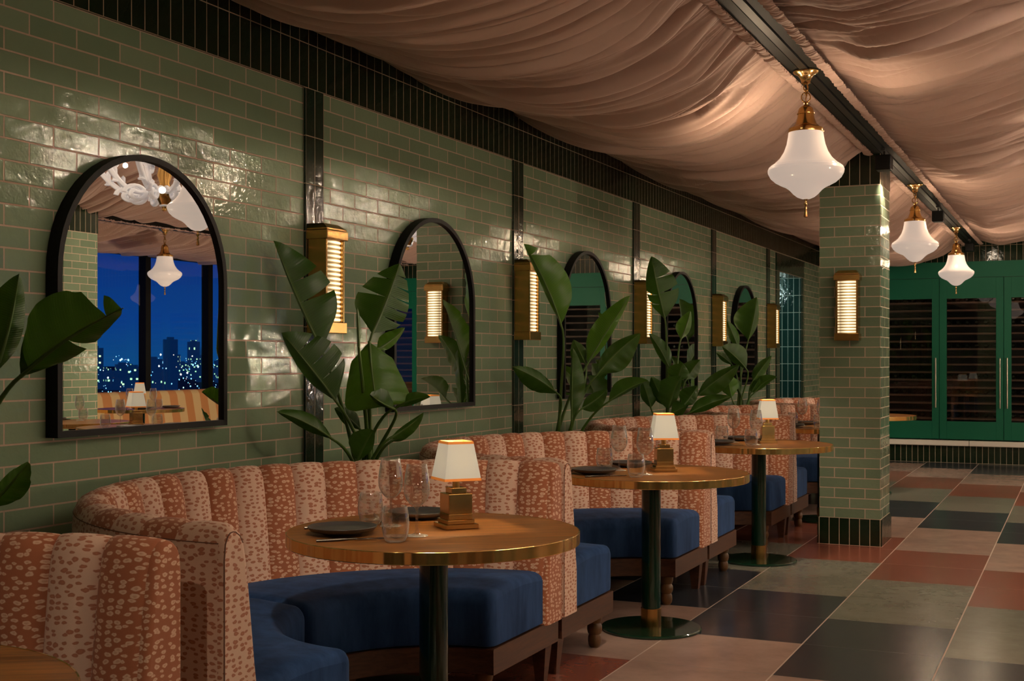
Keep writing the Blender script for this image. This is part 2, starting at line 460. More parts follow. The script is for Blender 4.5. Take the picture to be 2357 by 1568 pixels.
def ribbed():
    b = NB('ribbed_lit_glass')
    uv = b.n('UVMap').outputs[0]
    s_ = b.n('SeparateXYZ', {0: uv})
    rib = b.math('FRACT', s_.outputs[1])
    core = b.ramp(rib, [(0.0, (0.03, 0.03, 0.03)), (0.25, (0.42, 0.42, 0.42)), (0.48, (1, 1, 1)), (0.72, (0.42, 0.42, 0.42)), (1.0, (0.03, 0.03, 0.03))])
    glow = b.ramp(s_.outputs[0], [(0.0, (0.55, 0.55, 0.55)), (0.14, (0.22, 0.22, 0.22)), (0.34, (0.55, 0.55, 0.55)), (0.58, (1, 1, 1)), (0.78, (0.75, 0.75, 0.75)), (1.0, (0.5, 0.5, 0.5))])
    st = b.math('MULTIPLY', b.math('MULTIPLY', core, glow), 2.9)
    colr = b.mix(core, (1.0, 0.55, 0.16), (1.0, 0.86, 0.58))
    return b.done(b.pbr(color=(0.3, 0.25, 0.16), rough=0.08, emit=colr, emits=st))
M_RIB = ribbed()
def leafmat(name, ca, cb, trans):
    b = NB(name)
    uv = b.n('UVMap').outputs[0]
    s_ = b.n('SeparateXYZ', {0: uv})
    ax = b.math('ABSOLUTE', s_.outputs[0])
    vein = b.n('TexWave', {'Vector': b.n('CombineXYZ', {0: b.math('SUBTRACT', s_.outputs[1], b.math('MULTIPLY', ax, 0.22)), 1: 0.0, 2: 0.0}).outputs[0], 'Scale': 7.0, 'Distortion': 0.6, 'Detail': 2.0}).outputs['Fac']
    nz = b.noise(uv, 3.0, 3)
    col = b.mix(nz, ca, cb)
    col = b.mix(b.math('MULTIPLY', vein, 0.14), col, tuple(x*1.6 for x in cb))
    mid = b.math('SUBTRACT', 1.0, b.math('MULTIPLY', ax, 22.0), True)
    col = b.mix(b.math('MULTIPLY', mid, 0.7), col, (0.12, 0.20, 0.03))
    p = b.pbr(color=col, rough=0.33, normal=b.bump(vein, 0.14, 0.004), spec=0.5)
    tr = b.n('BsdfTranslucent', {'Color': trans})
    return b.done(b.n('MixShader', {0: 0.22, 1: p.outputs[0], 2: tr.outputs[0]}))
M_LEAF = leafmat('glossy_leaf', (0.018, 0.056, 0.006), (0.038, 0.110, 0.010), (0.09, 0.24, 0.012))
M_LEAF_L = leafmat('young_leaf', (0.045, 0.125, 0.010), (0.080, 0.205, 0.016), (0.14, 0.34, 0.02))
M_STEM = simple('leaf_stalk', (0.060, 0.130, 0.020), 0.4)
M_WHITEGL = simple('white_scroll_glass', (0.62, 0.61, 0.64), 0.15, emit=(1, 0.95, 0.97), emits=0.10)
def stripe_mat():
    b = NB('striped_banquette_fabric')
    uv = b.n('UVMap').outputs[0]
    f = b.math('FRACT', b.math('MULTIPLY', b.n('SeparateXYZ', {0: uv}).outputs[0], 3.2))
    return b.done(b.pbr(color=b.mix(b.math('GREATER_THAN', f, 0.5), (0.46, 0.20, 0.07), (0.56, 0.40, 0.20)), rough=0.85))
M_STRIPE = stripe_mat()
def city_mat(name, seed, dens):
    b = NB(name)
    uv = b.n('UVMap').outputs[0]
    mp = b.n('Mapping', {'Vector': uv, 'Scale': (1/4.5, 1/4.0, 1), 'Location': (seed, seed*0.37, 0)}).outputs[0]
    cell = b.n('VectorMath', {0: mp}, operation='FLOOR').outputs[0]
    wn = b.n('TexWhiteNoise', {'Vector': cell}, noise_dimensions='3D')
    on = b.math('GREATER_THAN', wn.outputs['Value'], 1 - dens)
    hue = b.ramp(b.n('SeparateColor', {0: wn.outputs['Color']}).outputs[0], [(0.0, (0.10, 0.50, 1.0)), (0.6, (0.35, 0.75, 1.0)), (0.9, (1.0, 0.75, 0.55)), (1.0, (0.4, 1.0, 0.5))])
    return b.done(b.pbr(color=(0.004, 0.012, 0.03), rough=0.6, emit=b.mix(on, (0.001, 0.012, 0.055), hue), emits=b.math('ADD', 1.0, b.math('MULTIPLY', on, 0.6))))  # facade between lit windows glows faint blue, night haze put into its colour
M_CITY = [city_mat('night_tower_facade', 1.3, 0.022), city_mat('night_tower_facade_dim', 4.7, 0.010), city_mat('night_tower_facade_bright', 9.1, 0.04)]
def pinpoints():
    b = NB('city_lamp_glow')
    g = b.n('NewGeometry').outputs['Random Per Island']
    c = b.ramp(g, [(0.0, (0.10, 0.5, 1.0)), (0.6, (0.35, 0.8, 1.0)), (0.84, (1.0, 0.8, 0.6)), (0.92, (0.7, 0.6, 1.0)), (1.0, (0.3, 1.0, 0.5))])
    return b.done(b.n('Emission', {'Color': c, 'Strength': 3.0}))
M_PIN = pinpoints()

# ------------------------------------------------------------------ room shell
YB = 16.85
YF = -2.6
XR = 8.1
def slab(name, lo, hi, mats, mi=0, autouv=True, parent=None):
    b = MB(); b.box(lo, hi, mi); return b.build(name, mats, parent, autouv=autouv)
struct(slab('floor', (-1.2, YF - 0.2, -0.12), (XR + 0.3, YB + 0.8, 0.0), M_FLOOR))
struct(slab('ceiling', (-1.2, YF - 0.2, 3.45), (XR + 0.3, YB + 0.8, 3.55), M_CEIL))
# left wall with a doorway to a tiled lobby
DY0, DY1, DZ = 14.46, 15.74, 2.33
b = MB()
b.box((-0.16, YF, 0), (0, DY0, 2.552)); b.box((-0.16, DY1, 0), (0, YB, 2.552)); b.box((-0.16, DY0, DZ), (0, DY1, 2.552))
b.box((-0.16, YF, 2.552), (0, YB, 3.45))
wl = struct(b.build('wall_left', M_TILE, autouv=True))
b = MB(); b.box((0, YF, 2.552), (0.012, YB, 3.0))
struct(b.build('trim_1', M_DARK, autouv=True))
def pil(k):
    return 4.822 + PITCH * k
for i, k in enumerate(range(-2, 5)):
    y = pil(k)
    b = MB(); b.add([(0, -0.0725, 0), (0.014, -0.0725, 0), (0.014, 0.0725, 0), (0, 0.0725, 0), (0, -0.0725, 2.552), (0.014, -0.0725, 2.552), (0.014, 0.0725, 2.552), (0, 0.0725, 2.552)],
                    [(0,3,2,1),(4,5,6,7),(0,1,5,4),(1,2,6,5),(2,3,7,6),(3,0,4,7)])
    o = struct(b.build('trim_%d' % (i + 2), M_PIL, autouv=True)); o.location = (0, y, 0)
# doorway surround of dark tiles
b = MB(); b.box((0, 14.29, 0), (0.016, DY0, 2.54)); b.box((0, DY1, 0), (0.016, 15.85, 2.54)); b.box((0, DY0, DZ), (0.016, DY1, 2.54))
struct(b.build('trim_9', M_PIL, autouv=True))
b = MB(); b.box((-1.1, DY1, 0), (-0.16, DY1 + 0.1, 2.6)); b.box((-1.2, 12.6, 0), (-1.1, DY1 + 0.1, 2.6)); b.box((-1.2, 12.5, 0), (-0.16, 12.6, 2.6))
struct(b.build('wall_lobby', M_NICHE, autouv=True))
b = MB(); b.box((-0.16, DY1 - 0.006, 0), (0.0, DY1, DZ))
struct(b.build('trim_10', M_NICHE, autouv=True))
b = MB(); b.box((-1.1, 12.6, 2.38), (-0.16, DY1, 2.46)); 
struct(b.build('ceiling_lobby', M_TEALC))
point('lobby_light', (-0.62, 14.6, 2.2), 14, 0.08, (0.75, 1.0, 0.95))
# front wall (behind the camera), dark
struct(slab('wall_front', (-0.16, YF - 0.15, 0), (XR + 0.3, YF, 3.45), M_WALLD))
# back wall
BW = YB - 0.015
b = MB()
b.box((0, YB, 0), (XR, YB + 0.1, 3.45), 0)
struct(b.build('wall_back', M_TILE, autouv=True))
b = MB(); b.box((0.72, YB - 0.03, 0), (XR, YB, 0.216))
struct(b.build('baseboard_back', M_DARK_P, autouv=True))
b = MB(); b.box((0.0, YB - 0.02, 2.552), (XR, YB, 3.0))
struct(b.build('trim_11', M_DARK, autouv=True))
b = MB()
for k in range(6):
    b.bbox((0.72 + k*1.18 if k else 0.72, YB - 0.085, 0.218), (0.72 + (k+1)*1.18 - 0.004, YB, 0.285), 0.006)
struct(b.build('trim_12', M_STONE))

# pillars
def pillar(name, x0, y0, w=0.425, d=0.45):
    b = MB(); b.add([(0,0,0.19),(w,0,0.19),(w,d,0.19),(0,d,0.19),(0,0,2.561),(w,0,2.561),(w,d,2.561),(0,d,2.561)],
                    [(0,1,5,4),(1,2,6,5),(2,3,7,6),(3,0,4,7),(4,5,6,7)])
    o = struct(b.build(name, M_TILE_P, autouv=True)); o.location = (x0, y0, 0)
    b = MB(); b.box((-0.012, -0.012, 0), (w + 0.012, d + 0.012, 0.19))
    p = struct(b.build('pillar_base', M_DARK_P, autouv=True)); p.parent = o
    b = MB(); b.box((-0.004, -0.004, 2.561), (w + 0.004, d + 0.004, 3.45))
    p = struct(b.build('pillar_head', M_DARK_P, autouv=True)); p.parent = o
    return o
pillar('pillar', 1.478, 9.11)
pillar('pillar', 5.74, 9.11)

# beams with a lighting track in the middle
def beam(name, x0):
    x1 = x0 + 0.17; xm = (x0 + x1) / 2
    b = MB()
    b.box((x0, YF, 2.775), (xm - 0.028, YB - 0.02, 2.80), 0); b.box((xm + 0.028, YF, 2.775), (x1, YB - 0.02, 2.80), 0)
    b.box((x0 + 0.03, YF, 2.80), (x1 - 0.03, YB - 0.02, 3.45), 0)
    o = struct(b.build(name, M_BEAM))
    b = MB(); b.box((xm - 0.020, YF, 2.770), (xm + 0.020, YB - 0.05, 2.80), 0)
    p = struct(b.build('track_rail', M_TRACK)); p.parent = o
    return o
beam('beam', BEAM_X0)
beam('beam', 6.11)

# ------------------------------------------------------------------ window wall and the night city
b = MB()
b.box((XR, 9.12, 0), (XR + 0.25, YB, 0.55)); b.box((XR, 9.12, 2.72), (XR + 0.25, YB, 3.45)); b.box((XR, YF, 0), (XR + 0.25, 9.12, 3.45))
struct(b.build('wall_right', M_WALLD, autouv=True))
mull = [9.17 + 1.3*k for k in range(0, 6)] + [16.83]
for i in range(len(mull) - 1):
    a, c = mull[i], mull[i+1]
    b = MB()
    b.box((XR + 0.02, a - 0.05, 0.55), (XR + 0.14, a + 0.05, 2.72)); b.box((XR + 0.02, a + 0.05, 0.55), (XR + 0.10, c - 0.05, 0.60)); b.box((XR + 0.02, a + 0.05, 2.67), (XR + 0.10, c - 0.05, 2.72))
    o = struct(b.build('window_%d' % (i + 1), M_BLACK))
    g = MB(); g.add([(XR + 0.07, a + 0.05, 0.6), (XR + 0.07, c - 0.05, 0.6), (XR + 0.07, c - 0.05, 2.67), (XR + 0.07, a + 0.05, 2.67)], [(0,1,2,3)])
    p = struct(g.build('pane', M_PANE)); p.parent = o
rc = random.Random(11)
def city():
    gm = MB(); gm.box((300, -3000, -78), (9000, 9000, -74))
    o = gm.build('ground_outside', simple('night_ground', (0.002, 0.008, 0.02), 0.9)); struct(o)
    foot = []
    for k in range(90):
        ang = 0.76 + 0.25*((k*0.618) % 1.0) if k < 46 else -0.4 + 1.6*((k*0.618) % 1.0)
        if k >= 46 and 0.72 < ang < 1.05: continue
        dist = 2700 + 3000*((k*0.7549) % 1.0); x, y = dist*math.cos(ang), dist*math.sin(ang)
        foot.append((x, y))
        h = rc.uniform(30, 75) + (rc.random() < 0.35)*rc.uniform(15, 75)
        wx, wy = rc.uniform(22, 46), rc.uniform(22, 46)
        b = MB(); b.box((-wx/2, -wy/2, 0), (wx/2, wy/2, h)); b.box((-wx/4, -wy/4, h), (wx/4, wy/4, h + 5))
        if k % 9 == 0: b.lathe([(2.0, h + 5), (0.6, h + 38)], 6)
        o = b.build('outside_tower', rc.choice(M_CITY), autouv=True); o.location = (x, y, -74); o.rotation_euler.z = rc.uniform(0, 1.5)
        tag(o, 'distant city tower with lit windows beyond the window glass', 'building', 'far city towers')
    b = MB()
    for k in range(1500):
        dist = rc.uniform(1200, 5600); ang = rc.uniform(0.74, 1.02) if k < 900 else rc.uniform(-0.4, 1.3)
        x, y = dist*math.cos(ang), dist*math.sin(ang); z = -72 + rc.random()**2.5*80
        if any((x - a_)**2 + (y - b_)**2 < 48**2 for a_, b_ in foot): continue
        r = dist*rc.choice((0.00025, 0.0003, 0.0004, 0.0004, 0.0006, 0.0009))
        b.add([(x-r,y,z),(x+r,y,z),(x,y-r,z),(x,y+r,z),(x,y,z-r),(x,y,z+r)], [(0,2,5),(2,1,5),(1,3,5),(3,0,5),(2,0,4),(1,2,4),(3,1,4),(0,3,4)])
    o = b.build('city_lights', M_PIN); tag(o, 'scattered street and window lights of the city at night', 'lights', kind='stuff')
city()

# ------------------------------------------------------------------ ceiling drapes
def lattice(seed):
    r = np.random.RandomState(seed); return r.rand(256, 256)*2 - 1
LAT = [lattice(s) for s in range(8)]
def nz2(x, y, k=0):
    L = LAT[k]; xi = np.floor(x).astype(int); yi = np.floor(y).astype(int)
    fx, fy = x - xi, y - yi
    fx = fx*fx*fx*(fx*(fx*6-15)+10); fy = fy*fy*fy*(fy*(fy*6-15)+10)
    a, b_ = L[xi % 256, yi % 256], L[(xi+1) % 256, yi % 256]
    c, d = L[xi % 256, (yi+1) % 256], L[(xi+1) % 256, (yi+1) % 256]
    return (a*(1-fx)+b_*fx)*(1-fy) + (c*(1-fx)+d*fx)*fy
def fast_grid(name, X, Y, Z, mat, parent=None):
    ny, nx = X.shape
    me = bpy.data.meshes.new(name)
    co = np.stack([X, Y, Z], -1).reshape(-1, 3).astype(np.float32)
    idx = np.arange(ny*nx).reshape(ny, nx)
    q = np.stack([idx[:-1,:-1], idx[:-1,1:], idx[1:,1:], idx[1:,:-1]], -1).reshape(-1, 4)
    me.vertices.add(len(co)); me.vertices.foreach_set('co', co.ravel())
    me.loops.add(q.size); me.loops.foreach_set('vertex_index', q.ravel().astype(np.int32))
    me.polygons.add(len(q)); me.polygons.foreach_set('loop_start', (np.arange(len(q))*4).astype(np.int32))
    me.update(calc_edges=True); me.validate()
    me.polygons.foreach_set('use_smooth', [True]*len(q))
    me.materials.append(mat)
    o = bpy.data.objects.new(name, me); COL.objects.link(o)
    if parent: o.parent = parent
    return o
def drape(label, x0, x1, zfun, gather, seed, hem_at, warp=0.30):
    y = np.arange(YF + 0.1, YB - 0.06, 0.0075); x = np.linspace(x0, x1, 96)
    X, Y = np.meshgrid(x, y)
    L = x1 - x0
    s = (X - x0)/L
    ed = np.minimum(X - x0 if gather[0] else 9, x1 - X if gather[1] else 9)   # distance to a gathered edge
    wy = Y + warp*nz2(X*0.8+seed, Y*0.45, 0)*np.minimum(1, ed/0.5) + 0.025*nz2(X*2.0, Y*1.7+seed, 1) + 0.08*np.sin(s*PI)*(nz2(Y*0.3, X*0+seed, 2))
    n1 = np.abs(nz2(wy*4.2+seed, X*0.75+seed, 3))**0.8; n2 = np.abs(nz2(wy*10.5+seed*2, X*0.7, 4))**0.62; n3 = np.abs(nz2(wy*20, X*0.9+seed, 5))**0.62
    n4 = nz2(wy*42+seed, X*1.5, 6)
    fade = np.minimum(1, ed/0.30)
    A = np.clip(0.25 + fade, 0, 1)
    near = np.exp(-ed/0.45)
    n5 = np.abs(nz2(wy*36+seed, X*1.6, 2))**0.7
    hemf = np.minimum(1, 0.12 + ed/0.32)
    Z = zfun(X) - A*hemf*(0.075*(n1 - 0.30) + 0.105*(n2 - 0.35)) - hemf*((0.058 + 0.060*near)*(n3 - 0.35) + (0.015 + 0.036*near)*(n5 - 0.3)) + 0.008*n4*np.exp(-ed/0.18)
    o = fast_grid('ceiling_drape', X, Y, Z, M_DRAPE)
    tag(o, label, 'drape')
    for xe, sg in hem_at:
        yy = np.arange(1.5, YB - 0.06, 0.0035); xx = np.linspace(0, 1, 6)
        HX, HY = np.meshgrid(xx, yy)
        ruf = nz2(HY*75, HX*0.6 + seed, 7)*0.009 + nz2(HY*11, HX + seed, 2)*0.004
        hem = fast_grid('gathered_hem', xe + sg*(HX*0.050 + 0.004*nz2(HY*20, HX*0.5, 3)*HX), HY, 2.766 - 0.007*np.sin(HX*PI) + ruf, M_DRAPE, o)
    return o
def z_left(X):
    t = X/1.85
    return 2.90*(1-t) + 2.79*t - 4*0.30*t*(1-t) + 0.055
def z_mid(X):
    t = np.minimum(X - 2.02, 6.11 - X)/2.045
    t = np.clip(t, 0, 1)
    return 2.79 + 0.50*t**1.15 - 0.12*np.sin(np.clip(t/0.85, 0, 1)*PI)**1.0*(1-t)**0.8 + 0.05
def z_right(X):
    t = (X - 6.28)/(8.09 - 6.28)
    return 2.79*(1-t) + 2.70*t - 4*0.10*t*(1-t) + 0.055
drape('gathered blush fabric drape sagging between the tiled wall and the beam', 0.0, 1.88, z_left, (False, True), 3.0, [(1.855, -1)])
drape('gathered blush fabric drape on the aisle side of the pendant beam', 2.0, 6.13, z_mid, (True, True), 11.0, [(2.015, 1), (6.115, -1)], 0.10)
drape('gathered blush fabric drape between the second beam and the windows', 6.25, 8.09, z_right, (True, False), 23.0, [(6.275, 1)])

# ------------------------------------------------------------------ mirrors
def make_mirror():
    t = empty('arched_mirror', (0, 0, 0))
    Wd, H, fr = 0.46, 1.02, 0.022
    def outline(i, n=28):
        r = Wd - i
        pts = [(-r, i), (r, i)]
        for k in range(n + 1):
            a = PI*k/n
            pts.append((r*math.cos(a), H - Wd + r*math.sin(a)))
        return pts
    o0, o1 = outline(0), outline(fr)
    n = len(o0)
    V = []; F = []
    for pts, x in ((o0, 0.002), (o0, 0.056), (o1, 0.056), (o1, 0.040)):
        V += [(x, p[0], p[1]) for p in pts]
    for r in range(3):
        for k in range(n):
            l = (k+1) % n
            F.append((r*n+k, r*n+l, (r+1)*n+l, (r+1)*n+k))
    b = MB(); b.add(V, F); b.build('frame', M_BLACK, t, smooth=35)
    b = MB(); b.add([(0.042, p[0], p[1]) for p in o1], [tuple(range(n))]); b.add([(0.002, p[0], p[1]) for p in o1], [tuple(range(n-1, -1, -1))])
    b.build('mirror_glass', M_MIRROR, t)
    return t
mlab = ['black framed arched mirror nearest the camera, reflecting windows and city', 'arched mirror reflecting the tiled pillar and its brass sconce', 'third arched mirror along the wall, behind the slender open palm plant',
        'fourth arched mirror along the wall, behind the bushiest plant', 'farthest arched mirror on the tiled wall, last before the doorway']
for k in range(5):
    o = make_mirror() if k == 0 else dup(mir0)
    if k == 0: mir0 = o
    o.location = (0, 3.665 + PITCH*k, 1.06)
    tag(o, mlab[k], 'mirror', 'arched mirrors along the tiled wall')

# ------------------------------------------------------------------ sconces (local: +x away from the wall)
def make_sconce():
    t = empty('wall_sconce', (0, 0, 0))
    D, Wh = 0.100, 0.0775
    b = MB(); b.box((0, -Wh, 0.05), (D - 0.012, -Wh + 0.010, 0.425)); b.box((0, Wh - 0.010, 0.05), (D - 0.012, Wh, 0.425)); b.box((0, -Wh + 0.010, 0.05), (0.012, Wh - 0.010, 0.425))
    b.bbox((D - 0.014, -Wh, 0.05), (D, -Wh + 0.014, 0.425), 0.002); b.bbox((D - 0.014, Wh - 0.014, 0.05), (D, Wh, 0.425), 0.002)
    b.build('housing', M_BRASS_AGED, t)
    b = MB()
    b.bbox((0, -Wh - 0.012, 0.425), (D + 0.013, Wh + 0.012, 0.466), 0.003)
    b.bbox((0, -Wh - 0.006, 0.466), (D + 0.008, Wh + 0.006, 0.476), 0.002)
    x1, y1 = D + 0.006, Wh + 0.004
    b.add([(0,-y1,0.476),(x1,-y1,0.476),(x1,y1,0.476),(0,y1,0.476),(0,-y1+0.02,0.497),(x1-0.03,-y1+0.02,0.497),(x1-0.03,y1-0.02,0.497),(0,y1-0.02,0.497)], [(0,1,5,4),(1,2,6,5),(2,3,7,6),(3,0,4,7),(4,5,6,7)])
    b.build('cap', M_BRASS_AGED, t)
    b = MB(); b.bbox((0, -Wh - 0.008, 0.0), (D + 0.009, Wh + 0.008, 0.051), 0.003)
    b.build('foot', M_BRASS_AGED, t)
    b = MB(); nr, sub = 18, 6; hw = Wh - 0.014
    V, F, UV = [], [], []
    cols = [-1, -0.6, -0.2, 0.2, 0.6, 1]
    for i in range(nr*sub + 1):
        ph = i/sub; f = ph - math.floor(ph)
        z = 0.052 + 0.372*i/(nr*sub)
        for c in cols:
            bow = 0.010*(1 - c*c)
            V.append((D - 0.018 + bow + 0.006*math.sin(PI*f), c*hw, z)); UV.append(((c+1)/2, ph))
    nc = len(cols)
    for i in range(nr*sub):
        for k in range(nc - 1):
            F.append((i*nc+k, i*nc+k+1, (i+1)*nc+k+1, (i+1)*nc+k))
    # uv v must stay inside one rib per face row
    for fi, f in enumerate(F):
        i = fi//(nc-1)
    b.add(V, F, 0, UV)
    b.uv = [[(UV[j][0], min(UV[j][1], math.floor(UV[f[0]][1]) + 0.999)) for j in f] for f in F]
    b.build('ribbed_glass', M_RIB, t, smooth=60)
    return t
slab_ = ['brass wall sconce on the first dark pilaster, behind the broad plant leaf', 'second brass wall sconce along the tiled wall, left of the third mirror', 'third brass wall sconce along the tiled wall, beside the bushiest plant',
         'fourth brass wall sconce along the wall, left of the farthest mirror', 'farthest brass wall sconce on the left wall, beside the doorway']
sc0 = make_sconce()
for k in range(5):
    o = sc0 if k == 0 else dup(sc0)
    o.location = (0.014, 4.838 + PITCH*k - 0.004*k, 1.443)
    tag(o, slab_[k], 'wall lamp', 'brass sconces along the tiled wall')
o = dup(sc0, (1.686, 9.11, 1.455), -PI/2, 'brass sconce with ribbed glass on the tiled pillar', 'sconces on the pillars')

# ------------------------------------------------------------------ booths
RO = 1.125
PROF = [(0.0,0.25),(0.0,0.45),(0.0,0.66),(0.0,0.82),(0.004,0.862),(0.016,0.888),(0.034,0.900),(0.056,0.905),(0.078,0.900),(0.096,0.885),(0.108,0.862),(0.120,0.81),(0.132,0.73),(0.145,0.63),(0.158,0.53),(0.168,0.43),(0.17,0.25)]
def pol(r, ph, z, c=(1.215, 0)): return (c[0] - r*math.cos(ph), c[1] + r*math.sin(ph), z)
def make_booth():
    t = empty('curved_booth', (0, 0, 0))
    NCH, SUB = 24, 9
    b = MB(); N = NCH*SUB
    V, UV = [], []
    vlen = [0]
    for i in range(1, len(PROF)): vlen.append(vlen[-1] + math.dist(PROF[i], PROF[i-1]))
    P = len(PROF)
    for i in range(N + 1):
        ph = -PI/2 + PI*i/N
        ph = ph if i == N else -PI/2 + PI*((i//SUB) + (0, 0.04, 0.12, 0.26, 0.42, 0.58, 0.74, 0.88, 0.96)[i % SUB])/NCH
        tau = (0, 0.04, 0.12, 0.26, 0.42, 0.58, 0.74, 0.88, 0.96)[i % SUB]
        bul = (1 - abs(2*tau - 1)**2.2)**0.7
        for j, (o, z) in enumerate(PROF):
            inn = max(0.0, min(1.0, (j - 5)/3.0)) if j < 15 else 0.6
            oo = o + inn*(0.028*bul - 0.016)
            zz = z + (0.008*(bul - 0.5) if 5 <= j <= 10 else 0)
            r = RO - oo
            V.append(pol(r, ph, zz)); UV.append((ph*1.02, vlen[j]))
    F, MI = [], []
    for i in range(N):
        ch = i//SUB
        for j in range(P - 1):
            F.append((i*P+j, (i+1)*P+j, (i+1)*P+j+1, i*P+j+1))
            MI.append(0 if (ch % 2 == 1 and j >= 4) else 1)
    b.add(V, F, MI, UV)
    for e_, mi in ((0, 1), (N, 0)):
        sg = -1 if e_ == 0 else 1
        ends = [[Vector(V[e_*P+j]) for j in range(P)]]
        y_out, y_in = V[e_*P][1], V[e_*P+P-1][1]
        for tt in (0.25, 0.5, 0.75, 1.0):
            dx_, ins = 0.020*math.sin(tt*PI/2), 0.020*(1 - math.cos(tt*PI/2))
            ring = []
            for j in range(P):
                p = ends[0][j]
                fi = max(0.0, min(1.0, (j - 6)/2.0)); fo = 0.35*max(0.0, min(1.0, (6 - j)/2.0)); fz = max(0.0, 1 - abs(j - 7)/3.5)
                ring.append(Vector((p.x + dx_, p.y - sg*ins*fo + (-sg)*ins*fi*(-1), p.z - ins*fz)))
            ends.append(ring)
        EV, EF, EU = [], [], []
        for r_ in ends:
            for j, p in enumerate(r_): EV.append(p); EU.append((p.y + p.x, p.z))
        for r_ in range(len(ends) - 1):
            for j in range(P - 1):
                EF.append((r_*P+j, (r_+1)*P+j, (r_+1)*P+j+1, r_*P+j+1))
        EF.append(tuple((len(ends)-1)*P + j for j in range(P)))
        b.add(EV, EF, mi, EU)
        if e_ == 0: lend = ends[-2]
    b.build('backrest', [M_ORANGE, M_PALE], t, smooth=70)
    pb = MB(); pb.tube([lend[j] for j in range(0, 11)], 0.0018, 6, 0)
    pb.tube([Vector(V[i*P+4]) for i in range(0, N+1, 3)], 0.0016, 6, 0)
    pb.build('piping', M_SEAM, t, smooth=60)
    # seat cushions
    def cushion(a0, a1):
        R0, R1, Z0, Z1, rad = 0.478, 0.955, 0.262, 0.470, 0.055
        n_a, cs = 46, []
        def section(i):
            pr = []
            rr = max(rad - i, 0.008)
            r0, r1, z1 = R0 + i, R1, Z1 - i*0.8
            pr.append((r0 + 0.006, Z0)); pr.append((r0, Z0 + 0.012)); pr.append((r0 - 0.006*0, (Z0 + z1)/2))
            for k in range(7):
                a = PI - (PI/2)*k/6
                pr.append((r0 + rr + rr*math.cos(a), z1 - rr + rr*math.sin(a)))
            for f in (0.3, 0.55, 0.8):
                r = r0 + rr + (r1 - r0 - rr)*f
                pr.append((r, z1 + 0.014*math.sin(PI*f)))
            pr.append((r1, z1)); pr.append((r1, Z0))
            return pr
        L = abs(a1 - a0)*0.72
        ts = [0.0, 0.004, 0.012, 0.025, 0.045, 0.07]
        ss = [q for q in ts] + [0.07 + (L - 0.14)*k/n_a for k in range(1, n_a)] + [L - q for q in reversed(ts)]
        V, F = [], []
        for s_ in ss:
            dd = min(s_, L - s_); R = 0.045
            i = R - math.sqrt(max(0.0, R*R - (R - min(dd, R))**2)) if dd < R else 0.0
            ph = a0 + (a1 - a0)*s_/L
            pr = section(i)
            V += [pol(r, ph, z) for r, z in pr]
        m = len(pr)
        for k in range(len(ss) - 1):
            for j in range(m - 1):
                F.append((k*m+j, (k+1)*m+j, (k+1)*m+j+1, k*m+j+1))
        F.append(tuple(range(m-1, -1, -1))); F.append(tuple((len(ss)-1)*m + j for j in range(m)))
        cb = MB(); cb.add(V, F); return cb.build('seat_cushion', M_BLUE, t, smooth=60)
    cushion(-PI/2 - 0.004, -0.004); cushion(0.004, PI/2 + 0.004)
    # plinth
    b = MB(); pr = [(0.492, 0.158), (0.488, 0.162), (0.488, 0.250), (0.492, 0.254), (1.115, 0.254), (1.115, 0.158)]
    V, F = [], []; n = 60
    for i in range(n + 1):
        ph = -PI/2 + PI*i/n
        V += [pol(r, ph, z) for r, z in pr]
    for e_ in (0, n):
        for j in range(6):
            p = V[e_*6+j]; V[e_*6+j] = (p[0] + 0.006, p[1], p[2])
    for i in range(n):
        for j in range(6):
            F.append((i*6+j, (i+1)*6+j, (i+1)*6+(j+1) % 6, i*6+(j+1) % 6))
    F.append((5,4,3,2,1,0)); F.append(tuple(n*6+j for j in range(6)))
    b.add(V, F); b.build('plinth', M_WALNUT, t, smooth=30)
    turned = [(0.0,0.0),(0.020,0.0),(0.028,0.010),(0.031,0.028),(0.030,0.048),(0.026,0.060),(0.031,0.066),(0.035,0.083),(0.034,0.100),(0.027,0.112),(0.031,0.116),(0.035,0.130),(0.036,0.158),(0.0,0.158)]
    for ph in (-83.5, 83.5, -28, 28):
        b = MB(); p = pol(0.552, math.radians(ph), 0); b.lathe(turned, 20, p); b.build('leg', M_LEGWOOD, t, smooth=40)
    for ph in (-87.8, 87.8, -30, 30):
        b = MB(); c = pol(1.07, math.radians(ph), 0)
        V = []
        for z, h in ((0, 0.019), (0.158, 0.034)):
            V += [(c[0]-h-0.01, c[1]-h, z), (c[0]+h-0.01, c[1]-h, z), (c[0]+h-0.01, c[1]+h, z), (c[0]-h-0.01, c[1]+h, z)]
        b.add(V, [(3,2,1,0),(4,5,6,7),(0,1,5,4),(1,2,6,5),(2,3,7,6),(3,0,4,7)]); b.build('leg', M_WALNUT, t)
    return t
blab = ['spotted rust and blush curved booth cut off at the lower left edge', 'nearest whole curved booth with blue seat, behind the large front table', 'second whole curved booth, around the table with the second lamp',
        'third curved booth, next to the tiled pillar', 'fourth curved booth, partly hidden behind the tiled pillar', 'farthest curved booth, below the doorway on the left wall']
for k in range(6):
    o = make_booth() if k == 0 else dup(booth0)
    if k == 0: booth0 = o
    o.location = (0, 3.687 + PITCH*(k - 1) - (0.14 if k == 0 else 0), 0)
    tag(o, blab[k], 'booth', 'curved booths along the tiled wall')

